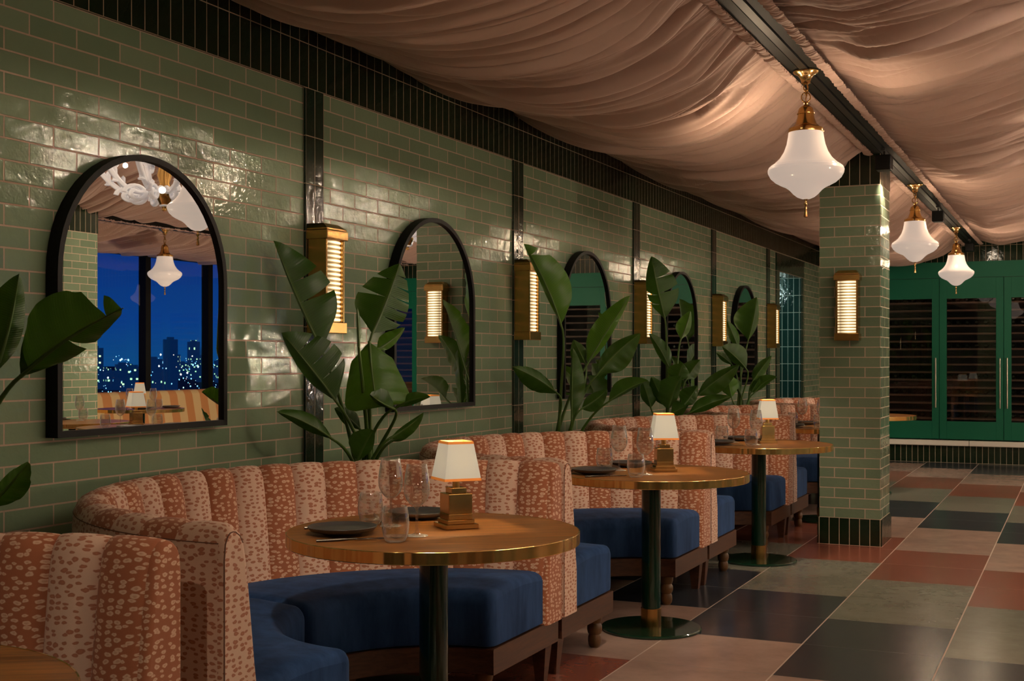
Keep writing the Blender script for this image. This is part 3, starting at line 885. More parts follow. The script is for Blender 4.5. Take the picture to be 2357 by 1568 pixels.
# ------------------------------------------------------------------ tables and what stands on them
def make_table():
    t = empty('round_table', (0, 0, 0))
    R, Z = 0.476, 0.77
    b = MB(); b.lathe([(0.0, Z-0.034), (R-0.004, Z-0.034), (R-0.004, Z), (0.0, Z)], 128); b.build('tabletop', M_TOP, t, smooth=30)
    b = MB(); b.lathe([(R-0.004, Z-0.036), (R-0.001, Z-0.037), (R, Z-0.035), (R, Z-0.001), (R-0.001, Z+0.0008), (R-0.004, Z+0.0008)], 160, closed=True); b.build('edge_band', M_BAND, t, smooth=22)
    b = MB(); b.lathe([(0.047, 0.105), (0.047, Z-0.034)], 48); b.build('post', M_LACQ, t, smooth=50)
    b = MB(); b.lathe([(0.050, 0.014), (0.050, 0.105), (0.047, 0.107)], 48); b.build('collar', M_BRASS_AGED, t, smooth=40)
    b = MB(); b.lathe([(0.0, 0.0), (0.240, 0.0), (0.246, 0.003), (0.246, 0.011), (0.241, 0.0155), (0.0, 0.017)], 96); b.build('base_disc', M_LACQ, t, smooth=40)
    return t
def make_lamp():
    t = empty('table_lamp', (0, 0, 0))
    b = MB(); b.bbox((-0.0535,-0.0535,0.0),(0.0535,0.0535,0.014),0.0015); b.bbox((-0.044,-0.044,0.014),(0.044,0.044,0.027),0.0015); b.build('base', M_BRASS_POL, t)
    b = MB(); b.bbox((-0.039,-0.039,0.027),(0.039,0.039,0.046),0.0015); b.bbox((-0.0385,-0.0385,0.046),(0.0385,0.0385,0.108),0.0015); b.build('body', M_BRASS_POL, t)
    b = MB(); b.bbox((-0.025,-0.025,0.108),(0.025,0.025,0.126),0.0015); b.build('cap', M_BRASS_POL, t)
    b = MB(); b.lathe([(0.011,0.126),(0.011,0.165)],20); b.build('neck', M_BRASS, t, smooth=40)
    def frus(z0, h0, z1, h1, th):
        V = []
        for z, h in ((z0,h0),(z1,h1),(z1,h1-th),(z0,h0-th)):
            V += [(-h,-h,z),(h,-h,z),(h,h,z),(-h,h,z)]
        F = []
        for r in range(4):
            for k in range(4):
                F.append((r*4+k, r*4+(k+1)%4, ((r+1)%4)*4+(k+1)%4, ((r+1)%4)*4+k))
        m = MB(); m.add(V, F); return m
    def hz(z): return 0.0595 + (0.0405 - 0.0595)*(z - 0.150)/0.122
    sh = frus(0.158, hz(0.158), 0.264, hz(0.264), 0.0015).build('lamp_shade', M_SHADE, t)
    frus(0.150, hz(0.150)+0.0006, 0.158, hz(0.158)+0.0006, 0.0025).build('shade_trim', M_SHTRIM, t)
    frus(0.264, hz(0.264)+0.0006, 0.272, hz(0.272)+0.0006, 0.0025).build('shade_trim', M_SHTRIM, t)
    b = MB(); b.lathe([(0.0,0.165),(0.010,0.168),(0.014,0.182),(0.010,0.198),(0.0,0.203)],16)
    b.build('bulb', simple('lamp_bulb', (0.8,0.7,0.5), 0.3, emit=(1,0.8,0.5), emits=5.0), t, smooth=60)
    return t
def glass_obj(name, prof):
    b = MB(); b.lathe(prof, 40, closed=True); return b.build(name, M_GLASS, smooth=60)
def shell(outer, th, bottom):
    """outer: (r,z) from the bottom up; bottom: inner bottom height"""
    inner = [(max(r - th, 0.0004), z) for r, z in outer if z > bottom]
    return outer + [(outer[-1][0] - th*0.5, outer[-1][1] + 0.0006)] + inner[::-1] + [(0.0004, bottom)]
bowl = [(0.0045,0.086),(0.010,0.092),(0.022,0.101),(0.033,0.114),(0.0395,0.130),(0.0415,0.146),(0.0405,0.168),(0.0365,0.196),(0.0315,0.225)]
bowl_in = [(r - 0.0011, z) for r, z in bowl[2:]]
WINE = [(0.0004,0.0),(0.034,0.0),(0.0355,0.0012),(0.034,0.0024),(0.018,0.0050),(0.008,0.0095),(0.0048,0.018),(0.0038,0.035),(0.0036,0.070)] + bowl + [(0.0309,0.2256)] + bowl_in[::-1] + [(0.010,0.096),(0.0004,0.094)]
TUMB = shell([(0.0004,0.0),(0.024,0.0),(0.030,0.004),(0.037,0.018),(0.0415,0.038),(0.0425,0.055),(0.0405,0.080),(0.0355,0.108)], 0.0012, 0.008)
w0 = glass_obj('wine_glass', WINE); tu0 = glass_obj('tumbler', TUMB)
b = MB(); b.lathe([(0.0,0.0),(0.062,0.0),(0.064,0.0025),(0.072,0.006),(0.100,0.012),(0.1085,0.020),(0.1105,0.0245),(0.1090,0.0262),(0.1060,0.0245),(0.098,0.017),(0.085,0.0125),(0.0,0.0105)], 72)
pl0 = b.build('plate', M_PLATE, smooth=50)
b = MB(); b.tube([(-0.105,0,0.004),(-0.03,0,0.0045),(0.0,0,0.005),(0.02,0,0.005)], [0.0042,0.0046,0.0036,0.003], 8)
b.bbox((0.015,-0.0075,0.0030),(0.105,0.006,0.0052),0.0008); kn0 = b.build('knife', M_STEEL, smooth=40)
b = MB(); b.tube([(-0.10,0,0.004),(-0.02,0,0.0045),(0.03,0,0.006),(0.055,0,0.005)], [0.0045,0.0035,0.0030,0.0032], 8)
b.bbox((0.052,-0.011,0.004),(0.070,0.011,0.0062),0.0008)
for q in (-0.0093,-0.0031,0.0031,0.0093): b.bbox((0.068,q-0.0014,0.004),(0.102,q+0.0014,0.006),0.0005)
fk0 = b.build('fork', M_STEEL, smooth=40)
PROTO_USED = set()
def inst(proto, loc, rz, label, cat, group):
    if proto.name in PROTO_USED: o = proto.copy(); COL.objects.link(o)
    else: o = proto; PROTO_USED.add(proto.name)
    o.location = loc; o.rotation_euler = (0, 0, rz)
    return tag(o, label, cat, group)
table0 = make_table(); lamp0 = make_lamp(); lamp_used = [False]; table_used = [False]
def put_table(x, y, label, rz):
    if table_used[0]: o = dup(table0)
    else: o = table0; table_used[0] = True
    o.location = (x, y, 0); o.rotation_euler = (0, 0, rz)
    return tag(o, label, 'table', 'round brass edged tables')
def put_lamp(x, y, z, rz, label):
    if lamp_used[0]: o = dup(lamp0)
    else: o = lamp0; lamp_used[0] = True
    o.location = (x, y, z); o.rotation_euler = (0, 0, rz); o.scale = (1.08, 1.08, 1.05)
    point('table_lamp_light', (x, y, z + 0.225), 4.6, 0.012, (1.0, 0.74, 0.42))
    return tag(o, label, 'table lamp', 'brass table lamps')
# positions relative to the table centre: near setting (towards the camera) and far setting
def setting(x, y, z, phrase, grp, near=True, far=True, rot=0.0):
    def P(dx, dy):
        dx += 0.012; dy += 0.006
        c, s_ = math.cos(rot), math.sin(rot); return (x + c*dx - s_*dy, y + s_*dx + c*dy, z)
    D1 = math.atan2(0.68, 0.74) + rot; D2 = math.atan2(-0.78, 0.62) + rot
    if near:
        inst(pl0, P(-0.235, -0.205), 0, 'charcoal plate nearer the camera on %s' % phrase, 'plate', 'plates on ' + grp)
        inst(tu0, P(0.005, -0.285), 0, 'stemless tumbler in front of the lamp on %s' % phrase, 'glass', 'tumblers on ' + grp)
        inst(w0, P(0.005, -0.150), 0.5, 'wine glass close beside the lamp on %s' % phrase, 'wine glass', 'wine glasses on ' + grp)
        inst(kn0, P(-0.130, -0.325), D1, 'dark knife before the nearer plate on %s' % phrase, 'knife', 'cutlery on ' + grp)
        inst(fk0, P(-0.330, -0.100), D1, 'dark fork behind the nearer plate on %s' % phrase, 'fork', 'cutlery on ' + grp)
    if far:
        inst(pl0, P(-0.205, 0.250), 1, 'charcoal plate at the wall side, behind the glasses on %s' % phrase, 'plate', 'plates on ' + grp)
        inst(tu0, P(-0.265, 0.020), 1, 'stemless tumbler behind the nearer plate on %s' % phrase, 'glass', 'tumblers on ' + grp)
        inst(w0, P(-0.185, 0.015), 1.5, 'wine glass farther from the lamp, behind the tumblers on %s' % phrase, 'wine glass', 'wine glasses on ' + grp)
        inst(kn0, P(-0.315, 0.155), D2, 'dark knife by the farther plate on %s' % phrase, 'knife', 'cutlery on ' + grp)
        inst(fk0, P(-0.085, 0.345), D2, 'dark fork beyond the farther plate on %s' % phrase, 'fork', 'cutlery on ' + grp)
TLAB = {-1: 'round walnut table cut off at the bottom left corner', 0: 'large round walnut table with brass edge in front, nearest whole one', 1: 'second whole round table, standing on a full green base disc',
        2: 'third round table, touching the left side of the tiled pillar in view', 3: 'fourth round table, mostly hidden behind the tiled pillar', 4: 'farthest round table, only its green base peeping right of the pillar'}
PHR = {-1: 'the corner table at bottom left', 0: 'the nearest whole table', 1: 'the second whole table', 2: 'the third table beside the pillar', 3: 'the fourth table behind the pillar'}
LROT = {-1: 0.7, 0: math.radians(48.5), 1: math.radians(28), 2: math.radians(22), 3: math.radians(35)}
for k in range(-1, 5):
    x, y = TAB_X, TAB_Y0 + PITCH*k
    if k >= 1: x -= 0.005*k; y += 0.005
    put_table(x, y, TLAB[k], 0.62 + 0.04*k)
    if k in PHR:
        if k >= 0: setting(x, y, 0.771, PHR[k], PHR[k])
        put_lamp(x + 0.037, y + 0.088, 0.7712, LROT[k], 'square brass table lamp with cream shade on %s' % PHR[k])

# ------------------------------------------------------------------ pendants
def make_pendant():
    t = empty('pendant_lamp', (0, 0, 0))
    b = MB(); b.lathe([(0.0,0.0),(0.060,0.0),(0.064,-0.006),(0.060,-0.014),(0.040,-0.024),(0.028,-0.040),(0.022,-0.058),(0.024,-0.064),(0.016,-0.068),(0.0,-0.068)], 40); b.build('canopy', M_BRASS_POL, t, smooth=50)
    b = MB()
    for z, r, ax in ((-0.084,0.018,0),(-0.134,0.024,1),(-0.108,0.016,1)):
        pts = [((r*0.62*math.cos(a) if ax == 0 else 0), (r*0.62*math.cos(a) if ax else 0), z + r*math.sin(a)) if r < 0.02 else (r*math.cos(a)*0.9, r*math.cos(a)*0.2, z + r*math.sin(a)) for a in [2*PI*k/20 for k in range(21)]]
        b.tube(pts, 0.0032, 8, cap=False)
    b.tube([(0.006,0,-0.066),(0.010,0.004,-0.10),(0.0,0.0,-0.14),(0.003,0.0,-0.165)], 0.003, 8)
    b.build('chain', M_BRASS_AGED, t, smooth=60)
    b = MB(); b.lathe([(0.0,-0.156),(0.010,-0.158),(0.012,-0.166),(0.008,-0.172),(0.020,-0.178),(0.034,-0.190),(0.039,-0.206),(0.0395,-0.213),(0.044,-0.214),(0.044,-0.219),(0.040,-0.220),(0.043,-0.240),(0.052,-0.266),(0.066,-0.282),(0.084,-0.290),(0.087,-0.300),(0.087,-0.311),(0.080,-0.312)], 48); b.build('fitter', M_BRASS_AGED, t, smooth=40)
    for k in range(3):
        a = 2*PI*k/3 + 0.5; b = MB(); c = (0.089*math.cos(a), 0.089*math.sin(a), -0.301)
        b.lathe([(0.0,-0.006),(0.005,-0.004),(0.006,0.0),(0.005,0.004),(0.0,0.006)], 10, c); b.build('thumb_screw', M_BRASS_POL, t, smooth=60)
    b = MB(); b.lathe([(0.080,-0.305),(0.086,-0.312),(0.089,-0.335),(0.096,-0.372),(0.110,-0.410),(0.132,-0.444),(0.158,-0.468),(0.173,-0.477),(0.1735,-0.4785),(0.183,-0.486),(0.1885,-0.500),(0.186,-0.516),(0.174,-0.538),(0.150,-0.560),(0.122,-0.575),(0.098,-0.586),(0.080,-0.600),(0.062,-0.620),(0.042,-0.636),(0.018,-0.645),(0.0,-0.646)], 72); b.build('globe', M_OPAL, t, smooth=24)
    b = MB(); b.lathe([(0.0,-0.645),(0.012,-0.646),(0.005,-0.651),(0.005,-0.658),(0.009,-0.664),(0.010,-0.670),(0.006,-0.678),(0.005,-0.684),(0.0075,-0.690),(0.006,-0.698),(0.009,-0.724),(0.0105,-0.734),(0.006,-0.737),(0.0,-0.735)], 16); b.build('finial', M_BRASS_POL, t, smooth=60)
    return t
plab = ['nearest opal glass pendant lamp hanging from the dark beam', 'second opal pendant lamp along the beam, right of the pillar', 'farthest opal pendant lamp along the beam, in front of the wine cabinets']
plab2 = ['opal pendant lamp seen in the nearest mirror, before the windows', 'opal pendant lamp on the window side beam, nearer the camera', 'opal pendant lamp on the window side beam, nearest the wine cabinets']
pd0 = make_pendant()
first = True
def pend(x, y, label):
    global first
    o = pd0 if first else dup(pd0)
    first = False
    o.location = (x, y, 2.774)
    tag(o, label, 'pendant lamp', 'opal pendant lamps')
    point('pendant_glow', (x, y, 2.32 + 0.205), 5.5, 0.035, (1.0, 0.76, 0.50)) if False else None
for y, l in zip(PEND_Y, plab): pend(BX, y, l)
for y, l in zip((11.1, 6.5, 15.3), plab2): pend(6.195, y, l)

# bare lights added beside the pendants to brighten the drape and wall
for y in PEND_Y + [2.6]:
    for sx_ in (-1, 1):
        point('pendant_fill_light', (BX + sx_*0.28, y, 2.40), 5.0, 0.02, (1.0, 0.74, 0.48))

# track heads
def make_head():
    t = empty('track_spotlight', (0, 0, 0))
    b = MB(); b.bbox((-0.014,-0.06,-0.018),(0.014,0.06,-0.001),0.002); b.build('track_adapter', M_TRACK, t)
    b = MB(); b.tube([(0,0,-0.016),(0,0,-0.05)], 0.008, 10); b.build('bracket', M_TRACK, t)
    b = MB(); b.bbox((-0.052,-0.06,-0.150),(0.052,0.06,-0.048),0.006); b.build('lamp_head', M_BLACK, t)
    return t
hd0 = make_head()
hl = ['black box track spotlight beside the top of the tiled pillar', 'black box track spotlight past the second pendant on the beam', 'black box track spotlight farthest along the beam by the cabinets']
for k, (y, l) in enumerate(zip((8.90, 12.46, 16.1), hl)):
    o = hd0 if k == 0 else dup(hd0)
    o.location = (BX + 0.022, y, 2.771); tag(o, l, 'track spotlight', 'track spotlights on the beam')

# ------------------------------------------------------------------ chandeliers
def make_chandelier():
    t = empty('scroll_chandelier', (0, 0, 0))
    b = MB(); b.lathe([(0.0,-0.36),(0.02,-0.35),(0.012,-0.33),(0.028,-0.30),(0.045,-0.25),(0.06,-0.21),(0.05,-0.17),(0.03,-0.12),(0.045,-0.05),(0.03,0.05),(0.05,0.16),(0.03,0.26),(0.02,0.46)], 28); b.build('column', M_BRASS_AGED, t, smooth=50)
    b = MB(); b.lathe([(0.064,-0.215),(0.072,-0.205),(0.064,-0.195)], 28); b.lathe([(0.026,-0.318),(0.034,-0.310),(0.026,-0.302)], 28); b.build('collar_ring', M_WHITEGL, t, smooth=50)
    for k in range(10):
        a = 2*PI*k/10
        def pt(r, z, da=0.0): return (r*math.cos(a+da), r*math.sin(a+da), z)
        b = MB()
        arm = [pt(0.05 + 0.42*q, -0.16 - 0.10*math.sin(q*PI*1.05) + 0.30*q*q) for q in [i/18 for i in range(19)]]
        b.tube(arm, 0.019, 10)
        b.tube([pt(0.44 + 0.075*math.cos(x_)*(1 - x_/9), 0.10 + 0.085*math.sin(x_)*(1 - x_/9), 0.05) for x_ in [i*0.35 for i in range(20)]], 0.016, 8)
        b.tube([pt(0.20 + 0.085*math.cos(x_)*(1-x_/12), -0.23 + 0.075*math.sin(x_)*(1-x_/12), -0.06) for x_ in [i*0.35 for i in range(22)]], 0.016, 8)
        b.tube([pt(0.10 + 0.30*q, 0.02 + 0.26*math.sin(q*PI*0.75), 0.10) for q in [i/14 for i in range(15)]], 0.016, 8)
        b.build('scroll_arm', M_WHITEGL, t, smooth=60)
        b = MB(); c2 = pt(0.33, -0.02, 0.02); b.lathe([(0.0,-0.13),(0.022,-0.128),(0.024,-0.118),(0.015,-0.112),(0.014,-0.02),(0.0,0.0)], 14, c2); b.build('hanging_drop', M_WHITEGL, t, smooth=50)
        b = MB(); c = pt(0.47, 0.145); b.lathe([(0.012,0.0),(0.045,0.012),(0.050,0.022),(0.016,0.026),(0.014,0.10),(0.0,0.105)], 14, c); b.build('candle_cup', M_WHITEGL, t, smooth=50)
    b = MB(); b.tube([(0,0,0.44),(0,0,0.80)], 0.008, 8); b.build('hanging_rod', M_BRASS_AGED, t)
    return t
ch0 = make_chandelier()
for k, (x, y) in enumerate(CHANDELIERS[1:]):
    o = ch0 if k == 0 else dup(ch0)
    o.location = (x, y, 2.95); o.scale = (1.4, 1.4, 1.0)
    tag(o, ['white scrolled glass chandelier seen at the top of the nearest mirror', 'white scrolled glass chandelier farther back, toward the wine cabinets'][k], 'chandelier', 'white scroll chandeliers')

# ------------------------------------------------------------------ wine cabinets on the back wall
Yc = YB - 0.028
DW = 0.7675
X0c = 0.768
def make_cabinet(handle_side):
    t = empty('wine_cabinet', (0, 0, 0))
    z0, z1 = 0.300, 2.352
    st, rb, rt = 0.090, 0.228, 0.262
    g = 0.0025
    b = MB(); b.box((0, 0.015, z0), (DW, 0.02, z1), 0)
    b.v = []; b.f = []; b.m = []; b.uv = []
    b.box((0, 0.02, z0), (0.03, 0.42, z1)); b.box((DW-0.03, 0.02, z0), (DW, 0.42, z1)); b.box((0.03, 0.40, z0), (DW-0.03, 0.42, z1)); b.box((0.03, 0.02, z0), (DW-0.03, 0.40, z0+0.03)); b.box((0.03, 0.02, z1-0.03), (DW-0.03, 0.40, z1))
    b.build('carcass', M_DARKIN, t)
    b = MB()
    b.bbox((g, 0, z0), (st, 0.03, z1-g), 0.002); b.bbox((DW-st, 0, z0), (DW-g, 0.03, z1-g), 0.002)
    b.box((st, 0.0005, z0), (DW-st, 0.03, z0+rb)); b.box((st, 0.0005, z1-rt), (DW-st, 0.03, z1-g))
    d = b.build('door', M_GREEN, t)
    b = MB(); b.add([(st, 0.012, z0+rb), (DW-st, 0.012, z0+rb), (DW-st, 0.012, z1-rt), (st, 0.012, z1-rt)], [(0,1,2,3)]); b.build('glass', M_PANE_C, d)
    hx = DW - 0.042 if handle_side > 0 else 0.042
    b = MB(); b.tube([(hx, -0.030, 0.70), (hx, -0.030, 1.335)], 0.009, 12); b.tube([(hx, 0.0, 0.76), (hx, -0.03, 0.76)], 0.005, 8); b.tube([(hx, 0.0, 1.275), (hx, -0.03, 1.275)], 0.005, 8); b.build('handle', M_CHROME, d, smooth=50)
    z = z0 + rb + 0.02
    while z < z1 - rt:
        b = MB(); b.bbox((0.03, 0.035, z), (DW-0.03, 0.40, z+0.024), 0.002); b.build('shelf', M_SHELF, t)
        z += 0.0985
    return t
cabs = {}
clab = ['green wine cabinet with its handle right of the tiled pillar', 'green wine cabinet in the middle, handle beside the paired one', 'green wine cabinet cut off at the right edge of the view',
        'green wine cabinet fourth from the pillar along the back wall', 'green wine cabinet fifth from the pillar along the back wall', 'green wine cabinet sixth from the pillar along the back wall', 'green wine cabinet seventh from the pillar along the back wall', 'green wine cabinet at the window end of the back wall']
for k in range(8):
    sgn = 1 if k in (0, 1, 3, 5, 7) else -1
    o = dup(cabs[sgn]) if sgn in cabs else make_cabinet(sgn)
    cabs.setdefault(sgn, o)
    o.location = (X0c + DW*k, Yc, 0)
    tag(o, clab[k], 'wine cabinet', 'green wine cabinets')
b = MB(); b.box((0.72, Yc + 0.004, 2.3545), (X0c + DW*8 + 0.02, YB, 2.556)); b.box((0.72, Yc, 0.285), (X0c - 0.002, YB, 2.3505)); b.box((0.72, Yc + 0.012, 2.350), (X0c + DW*8, YB, 2.3545), 1)
struct(b.build('trim_13', [M_GREEN, M_GREENGAP]))
# recess so that the cabinets have depth behind the wall face
bpy.data.objects.remove(bpy.data.objects['wall_back'])
b = MB(); b.box((-0.16, YB, 0), (0.72, YB + 0.6, 3.45)); b.box((0.72, YB, 0), (XR, YB + 0.6, 0.285)); b.box((0.72, YB, 2.3545), (XR, YB + 0.6, 3.45)); b.box((X0c + DW*8 + 0.001, YB, 0.285), (XR, YB + 0.6, 2.3545)); b.box((0.72, YB + 0.5, 0.285), (XR, YB + 0.6, 2.3545))
struct(b.build('wall_back', M_TILE, autouv=True))
bt = MB(); bt.lathe([(0.0,0.0),(0.036,0.001),(0.0375,0.006),(0.0375,0.19),(0.032,0.215),(0.016,0.235),(0.014,0.29),(0.0155,0.292),(0.0155,0.305),(0.0,0.305)], 18)
bot0 = bt.build('wine_bottle', M_BOTTLE, smooth=40)
i = 0
for k in range(5):
    for r in (0, 3, 5, 9, 12, 15):
        if k > 2 and r not in (5, 9): continue
        for q in range(6):
            o = bot0 if i == 0 else bot0.copy()
            if i: COL.objects.link(o)
            i += 1
            z = 0.300 + 0.228 + 0.02 + 0.0985*r + 0.0250 + 0.0345
            o.location = (X0c + DW*k + 0.105 + q*0.111, Yc + 0.365, z); o.rotation_euler = (PI/2, 0, 0); o.scale = (0.91, 0.91, 0.95)
            tag(o, 'dark wine bottle lying on a shelf inside the green wine cabinets', 'bottle', 'bottles lying in the wine cabinets')

# ------------------------------------------------------------------ plants
def leaf_geo(mb, A, B, bulge, wl, wr, fl, fr, nrm, splitsL=(), splitsR=(), droop=0.0, blunt=0.0, seed=0):
    rr = random.Random(seed)
    A, B = Vector(A), Vector(B)
    ax = (B - A); Ln = ax.length
    t0 = ax.normalized()
    side = t0.cross(nrm).normalized()       # screen right when travelling A -> B with nrm towards the viewer
    nrm = side.cross(t0).normalized()
    M = (A + B)/2 + side*bulge + nrm*droop
    def mid(t): return A*(1-t)**2 + M*2*t*(1-t) + B*t*t
    def tan(t): return ((M - A)*2*(1-t) + (B - M)*2*t).normalized()
    def prof(t):
        t = min(max(t, 0.0), 1.0)
        p = math.sin(PI*t**0.72)**0.75 if blunt == 0 else (min(1, t*6)**0.5)*(1 - t**12)**0.5*(0.52 + 0.58*t)
        return max(p, 0.0)
    ph1, ph2 = rr.uniform(0, 6), rr.uniform(0, 6)
    for sg, wd, fold, spl in ((-1, wl, fl, splitsL), (1, wr, fr, splitsR)):
        cuts = [0.0] + list(spl) + [1.0]
        fo = math.radians(fold)
        for ci in range(len(cuts) - 1):
            ta, tb = cuts[ci], cuts[ci+1]
            nt_ = max(4, int(26*(tb - ta))); ns = 7
            V, UV, F = [], [], []
            for i in range(nt_ + 1):
                tt = ta + (tb - ta)*i/nt_
                for j in range(ns + 1):
                    s_ = j/ns
                    gap = 0.16*(s_**1.6) if len(cuts) > 2 else 0.0
                    lo = ta + (tb - ta)*(gap*0.35 if ci > 0 else 0)
                    hi = tb - (tb - ta)*(gap if ci < len(cuts)-2 else 0)
                    t2 = lo + (hi - lo)*i/nt_
                    tp = min(t2 + 0.10*s_*s_*(1 - t2), 1.0)
                    c = mid(tp); tg = tan(tp)
                    sd = (side - tg*side.dot(tg)).normalized(); nn = sd.cross(tg).normalized()
                    wv = wd*prof(t2)*s_
                    ang = fo + 0.55*s_*0.5*(1 if fold < 40 else 0.4)
                    rip = 0.018*Ln*s_*math.sin(t2*17 + ph1) + 0.010*Ln*s_*math.sin(t2*41 + ph2)
                    v = c + sd*sg*wv*math.cos(ang) - nn*wv*math.sin(ang) + nn*rip
                    V.append(v); UV.append((sg*s_*0.5, tp*2.0))
            for i in range(nt_):
                for j in range(ns):
                    q = (i*(ns+1)+j, i*(ns+1)+j+1, (i+1)*(ns+1)+j+1, (i+1)*(ns+1)+j)
                    F.append(q if sg > 0 else q[::-1])
            mb.add(V, F, 0, UV)
    mb.tube([mid(i/12) - nrm*0.002 for i in range(13)], [0.0055*(1 - i/13) + 0.001 for i in range(13)], 6, 1)
def plant(y, label, specs, d0, potz=0.62):
    x = 0.285
    t = empty('potted_palm_plant', (x, y, 0), 0, label, 'plant', 'broad leaved plants between the booths')
    T = Vector((x, y, 0))
    b = MB(); b.lathe([(0.0,0.0),(0.125,0.0),(0.135,0.01),(0.165,potz-0.03),(0.172,potz-0.02),(0.172,potz),(0.155,potz),(0.150,potz-0.04),(0.0,potz-0.04)], 36); b.build('pot', M_POT, t, smooth=40)
    b = MB(); b.lathe([(0.0,potz-0.03),(0.10,potz-0.034),(0.150,potz-0.039)], 24); b.build('soil', M_SOIL, t, smooth=60)
    rr = random.Random(int(y*100))
    fw = Vector((-math.sin(TH), math.cos(TH), 0))
    for q, sp in enumerate(specs):
        (u0, v0, da, u1, v1, db, bul, wl, wr, fl, fr) = sp[:11]
        kw = sp[11] if len(sp) > 11 else {}
        A, B = px(u0, v0, d0 + da), px(u1, v1, d0 + db)
        for P_ in (A, B): P_.x = max(P_.x, 0.055)
        k = (d0 + da)/FPX
        nrm = kw.get('n', (CAM - A).normalized())
        mb = MB()
        leaf_geo(mb, A - T, B - T, bul*k, wl*k, wr*k, fl, fr, Vector(nrm), kw.get('L', ()), kw.get('R', ()), kw.get('dr', 0.0), kw.get('blunt', 0), q*7 + int(y*10))
        # stalk from the soil to the blade
        R0 = Vector((rr.uniform(-0.06, 0.06), rr.uniform(-0.07, 0.07), potz - 0.05))
        Al = A - T
        dirB = (B - A).normalized()
        C1 = Vector((R0.x*1.2 + Al.x*0.12, R0.y*1.2 + Al.y*0.15, R0.z + (Al.z - R0.z)*0.55))
        C2 = Al - dirB*0.10 if dirB.z > -0.2 else Al + Vector((0, 0, 0.02))
        pts = []
        for i in range(15):
            s_ = i/14
            pts.append(R0*(1-s_)**3 + C1*3*s_*(1-s_)**2 + C2*3*s_*s_*(1-s_) + Al*s_**3)
        mb.tube(pts, [0.0115 - 0.006*i/14 for i in range(15)], 8, 1)
        mb.build('leaf', [M_LEAF_L if kw.get('young') else M_LEAF, M_STEM], t, smooth=80)
    return t
plant(2.552, 'broad leaved plant reaching in from the left edge, before the first mirror', [
    (46, 868, -0.10, 283, 710, -0.25, -22, 112, 60, 5, 30, {'L': (0.86,), 'R': (0.5,)}),
    (-12, 860, -0.15, 44, 630, -0.12, 12, 80, 42, 10, 25),
    (-30, 1170, -0.25, 64, 1066, -0.35, 6, 30, 44, 30, 10),
    (-190, 900, -0.1, -260, 640, -0.2, -10, 80, 70, 15, 15),
    (-120, 850, -0.05, -100, 560, 0.0, 10, 60, 60, 10, 20)], 3.50)
plant(4.822, 'large leafy plant overlapping the first sconce and second mirror', [
    (741, 808, -0.22, 630, 554, -0.26, -6, 26, 92, 75, 6, {'R': (0.44, 0.62)}),
    (856, 770, -0.02, 920, 606, 0.08, 6, 76, 66, 8, 16, {'L': (0.52, 0.76), 'R': (0.28, 0.42, 0.56, 0.7, 0.84)}),
    (850, 786, -0.16, 868, 938, -0.24, 4, 92, 84, 10, 12, {'blunt': 1, 'young': 1}),
    (774, 925, -0.22, 648, 766, -0.30, 4, 40, 84, 50, 5, {'R': (0.3, 0.5, 0.72)}),
    (766, 1012, -0.32, 638, 948, -0.45, 14, 20, 30, 25, 25),
    (822, 1062, -0.22, 860, 990, -0.25, -4, 44, 26, 12, 25),
    (912, 938, -0.16, 990, 914, -0.20, -10, 22, 14, 20, 30),
    (908, 942, -0.20, 852, 908, -0.35, -6, 12, 34, 35, 10),
    (896, 1010, -0.26, 975, 950, -0.24, 8, 12, 24, 40, 20),
    (900, 1016, -0.2, 962, 975, -0.15, 6, 14, 16, 40, 30),
    (826, 798, -0.30, 821, 702, -0.30, 2, 9, 12, 60, 50),
    (866, 806, -0.06, 932, 754, 0.05, 8, 26, 18, 10, 40, {'young': 1}),
    (830, 990, -0.05, 770, 940, -0.10, 6, 20, 26, 20, 20)], 5.60)
plant(7.092, 'slender open plant with tall curved leaf before the third mirror', [
    (1292, 750, -0.12, 1206, 562, -0.25, 14, 18, 58, 50, 4, {'young': 1, 'R': (0.86,)}),
    (1351, 840, -0.05, 1451, 680, -0.02, -4, 39, 24, 10, 50, {'young': 1}),
    (1375, 862, -0.02, 1474, 768, 0.0, -12, 32, 44, 30, 10),
    (1283, 906, -0.15, 1181, 845, -0.35, 10, 32, 24, 10, 40),
    (1400, 926, -0.10, 1492, 876, -0.12, -10, 32, 12, 15, 50),
    (1316, 965, -0.15, 1319, 802, -0.18, -2, 12, 34, 60, 10),
    (1347, 836, -0.02, 1320, 782, 0.02, 0, 27, 22, 15, 25),
    (1338, 942, -0.08, 1398, 896, -0.05, 6, 22, 27, 20, 20)], 7.66)
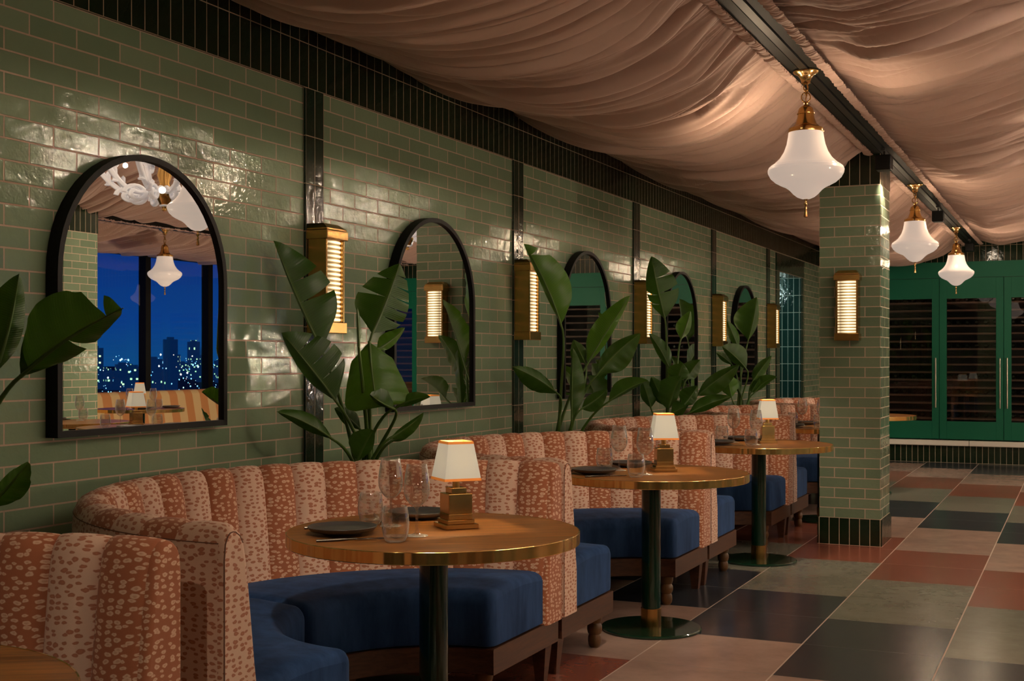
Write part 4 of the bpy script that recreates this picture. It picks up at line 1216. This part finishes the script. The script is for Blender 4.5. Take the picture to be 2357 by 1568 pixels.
plant(9.362, 'bushiest plant, full at the base, before the fourth mirror', [
    (1531, 736, -0.05, 1500, 590, -0.12, -5, 29, 52, 12, 8, {'L': (0.25, 0.4), 'R': (0.42, 0.66)}),
    (1567, 782, 0.0, 1589, 716, 0.0, 4, 26, 16, 10, 40, {'young': 1}),
    (1542, 852, 0.02, 1494, 768, -0.06, 8, 16, 23, 40, 12),
    (1538, 944, -0.20, 1568, 866, -0.22, -5, 49, 21, 8, 45),
    (1534, 936, -0.12, 1500, 868, -0.20, -2, 23, 26, 20, 25),
    (1604, 912, -0.08, 1702, 840, -0.10, -6, 23, 31, 30, 12),
    (1585, 952, -0.22, 1684, 914, -0.25, -8, 23, 18, 15, 30),
    (1573, 934, -0.15, 1606, 888, -0.12, 2, 31, 21, 15, 25),
    (1580, 874, 0.0, 1612, 828, 0.05, -3, 29, 23, 15, 25),
    (1498, 940, -0.12, 1478, 876, -0.18, 2, 18, 34, 20, 15),
    (1560, 880, -0.12, 1572, 838, -0.15, -4, 31, 29, 10, 20),
    (1545, 952, -0.25, 1580, 935, -0.28, 0, 26, 16, 15, 15)], 9.74)
plant(11.632, 'compact leafy plant farthest along the wall, before the last mirror', [
    (1722, 784, -0.02, 1742, 684, -0.06, 5, 49, 18, 8, 35),
    (1700, 802, 0.0, 1674, 738, -0.05, 0, 15, 17, 25, 25),
    (1718, 850, -0.05, 1662, 797, -0.15, 6, 17, 32, 25, 8),
    (1685, 840, 0.0, 1649, 812, -0.08, 3, 11, 12, 25, 25),
    (1732, 879, -0.03, 1776, 819, -0.02, -3, 17, 17, 15, 25),
    (1735, 906, -0.05, 1788, 868, -0.10, -12, 22, 12, 20, 35),
    (1684, 916, -0.12, 1675, 862, -0.18, -2, 21, 27, 10, 20, {'young': 1}),
    (1703, 904, -0.05, 1687, 870, -0.08, 0, 10, 15, 25, 25),
    (1728, 905, -0.05, 1748, 872, -0.08, 0, 15, 15, 25, 25)], 11.81)

# ------------------------------------------------------------------ the window side of the room, seen in the mirrors
for k, (x, y, ph) in enumerate([(3.92, 8.05, 'the mirrored middle table'), (4.98, 8.45, 'the table before the far pillar'), (6.45, 11.0, 'the mirrored window table')]):
    put_table(x, y, 'round table, %s' % ['middle one seen in the nearest mirror', 'in front of the far pillar, seen in the nearest mirror', 'by the striped window banquette'][k], 0.4*k)
    setting(x, y, 0.771, ph, ph, True, k != 1, [0.3, 2.6, 0.1][k])
    if k != 1: put_lamp(x + 0.03, y + 0.02, 0.7712, 0.5 + k, 'square brass table lamp with cream shade on %s' % ph)
def banquette():
    t = empty('striped_banquette', (7.68, 12.9, 0), 0, 'orange and cream striped banquette under the night windows', 'banquette')
    L = 3.6
    b = MB(); V, F, UV = [], [], []
    pr = [(0.34,0.25),(0.36,0.84),(0.34,0.89),(0.29,0.905),(0.24,0.89),(0.21,0.84),(0.14,0.46)]
    for i in range(25):
        y = -L + 2*L*i/24
        for p in pr: V.append((p[0], y, p[1])); UV.append((y, p[1]))
    m = len(pr)
    for i in range(24):
        for j in range(m-1): F.append((i*m+j, (i+1)*m+j, (i+1)*m+j+1, i*m+j+1))
    b.add(V, F, 0, UV); b.build('backrest', M_STRIPE, t, smooth=50)
    b = MB(); b.bbox((-0.36, -L, 0.28), (0.22, L, 0.47), 0.03); b.build('seat', M_STRIPE, t, autouv=True)
    b = MB(); b.bbox((-0.32, -L, 0.0), (0.34, L, 0.28), 0.004); b.build('base', M_WALNUT, t)
banquette()
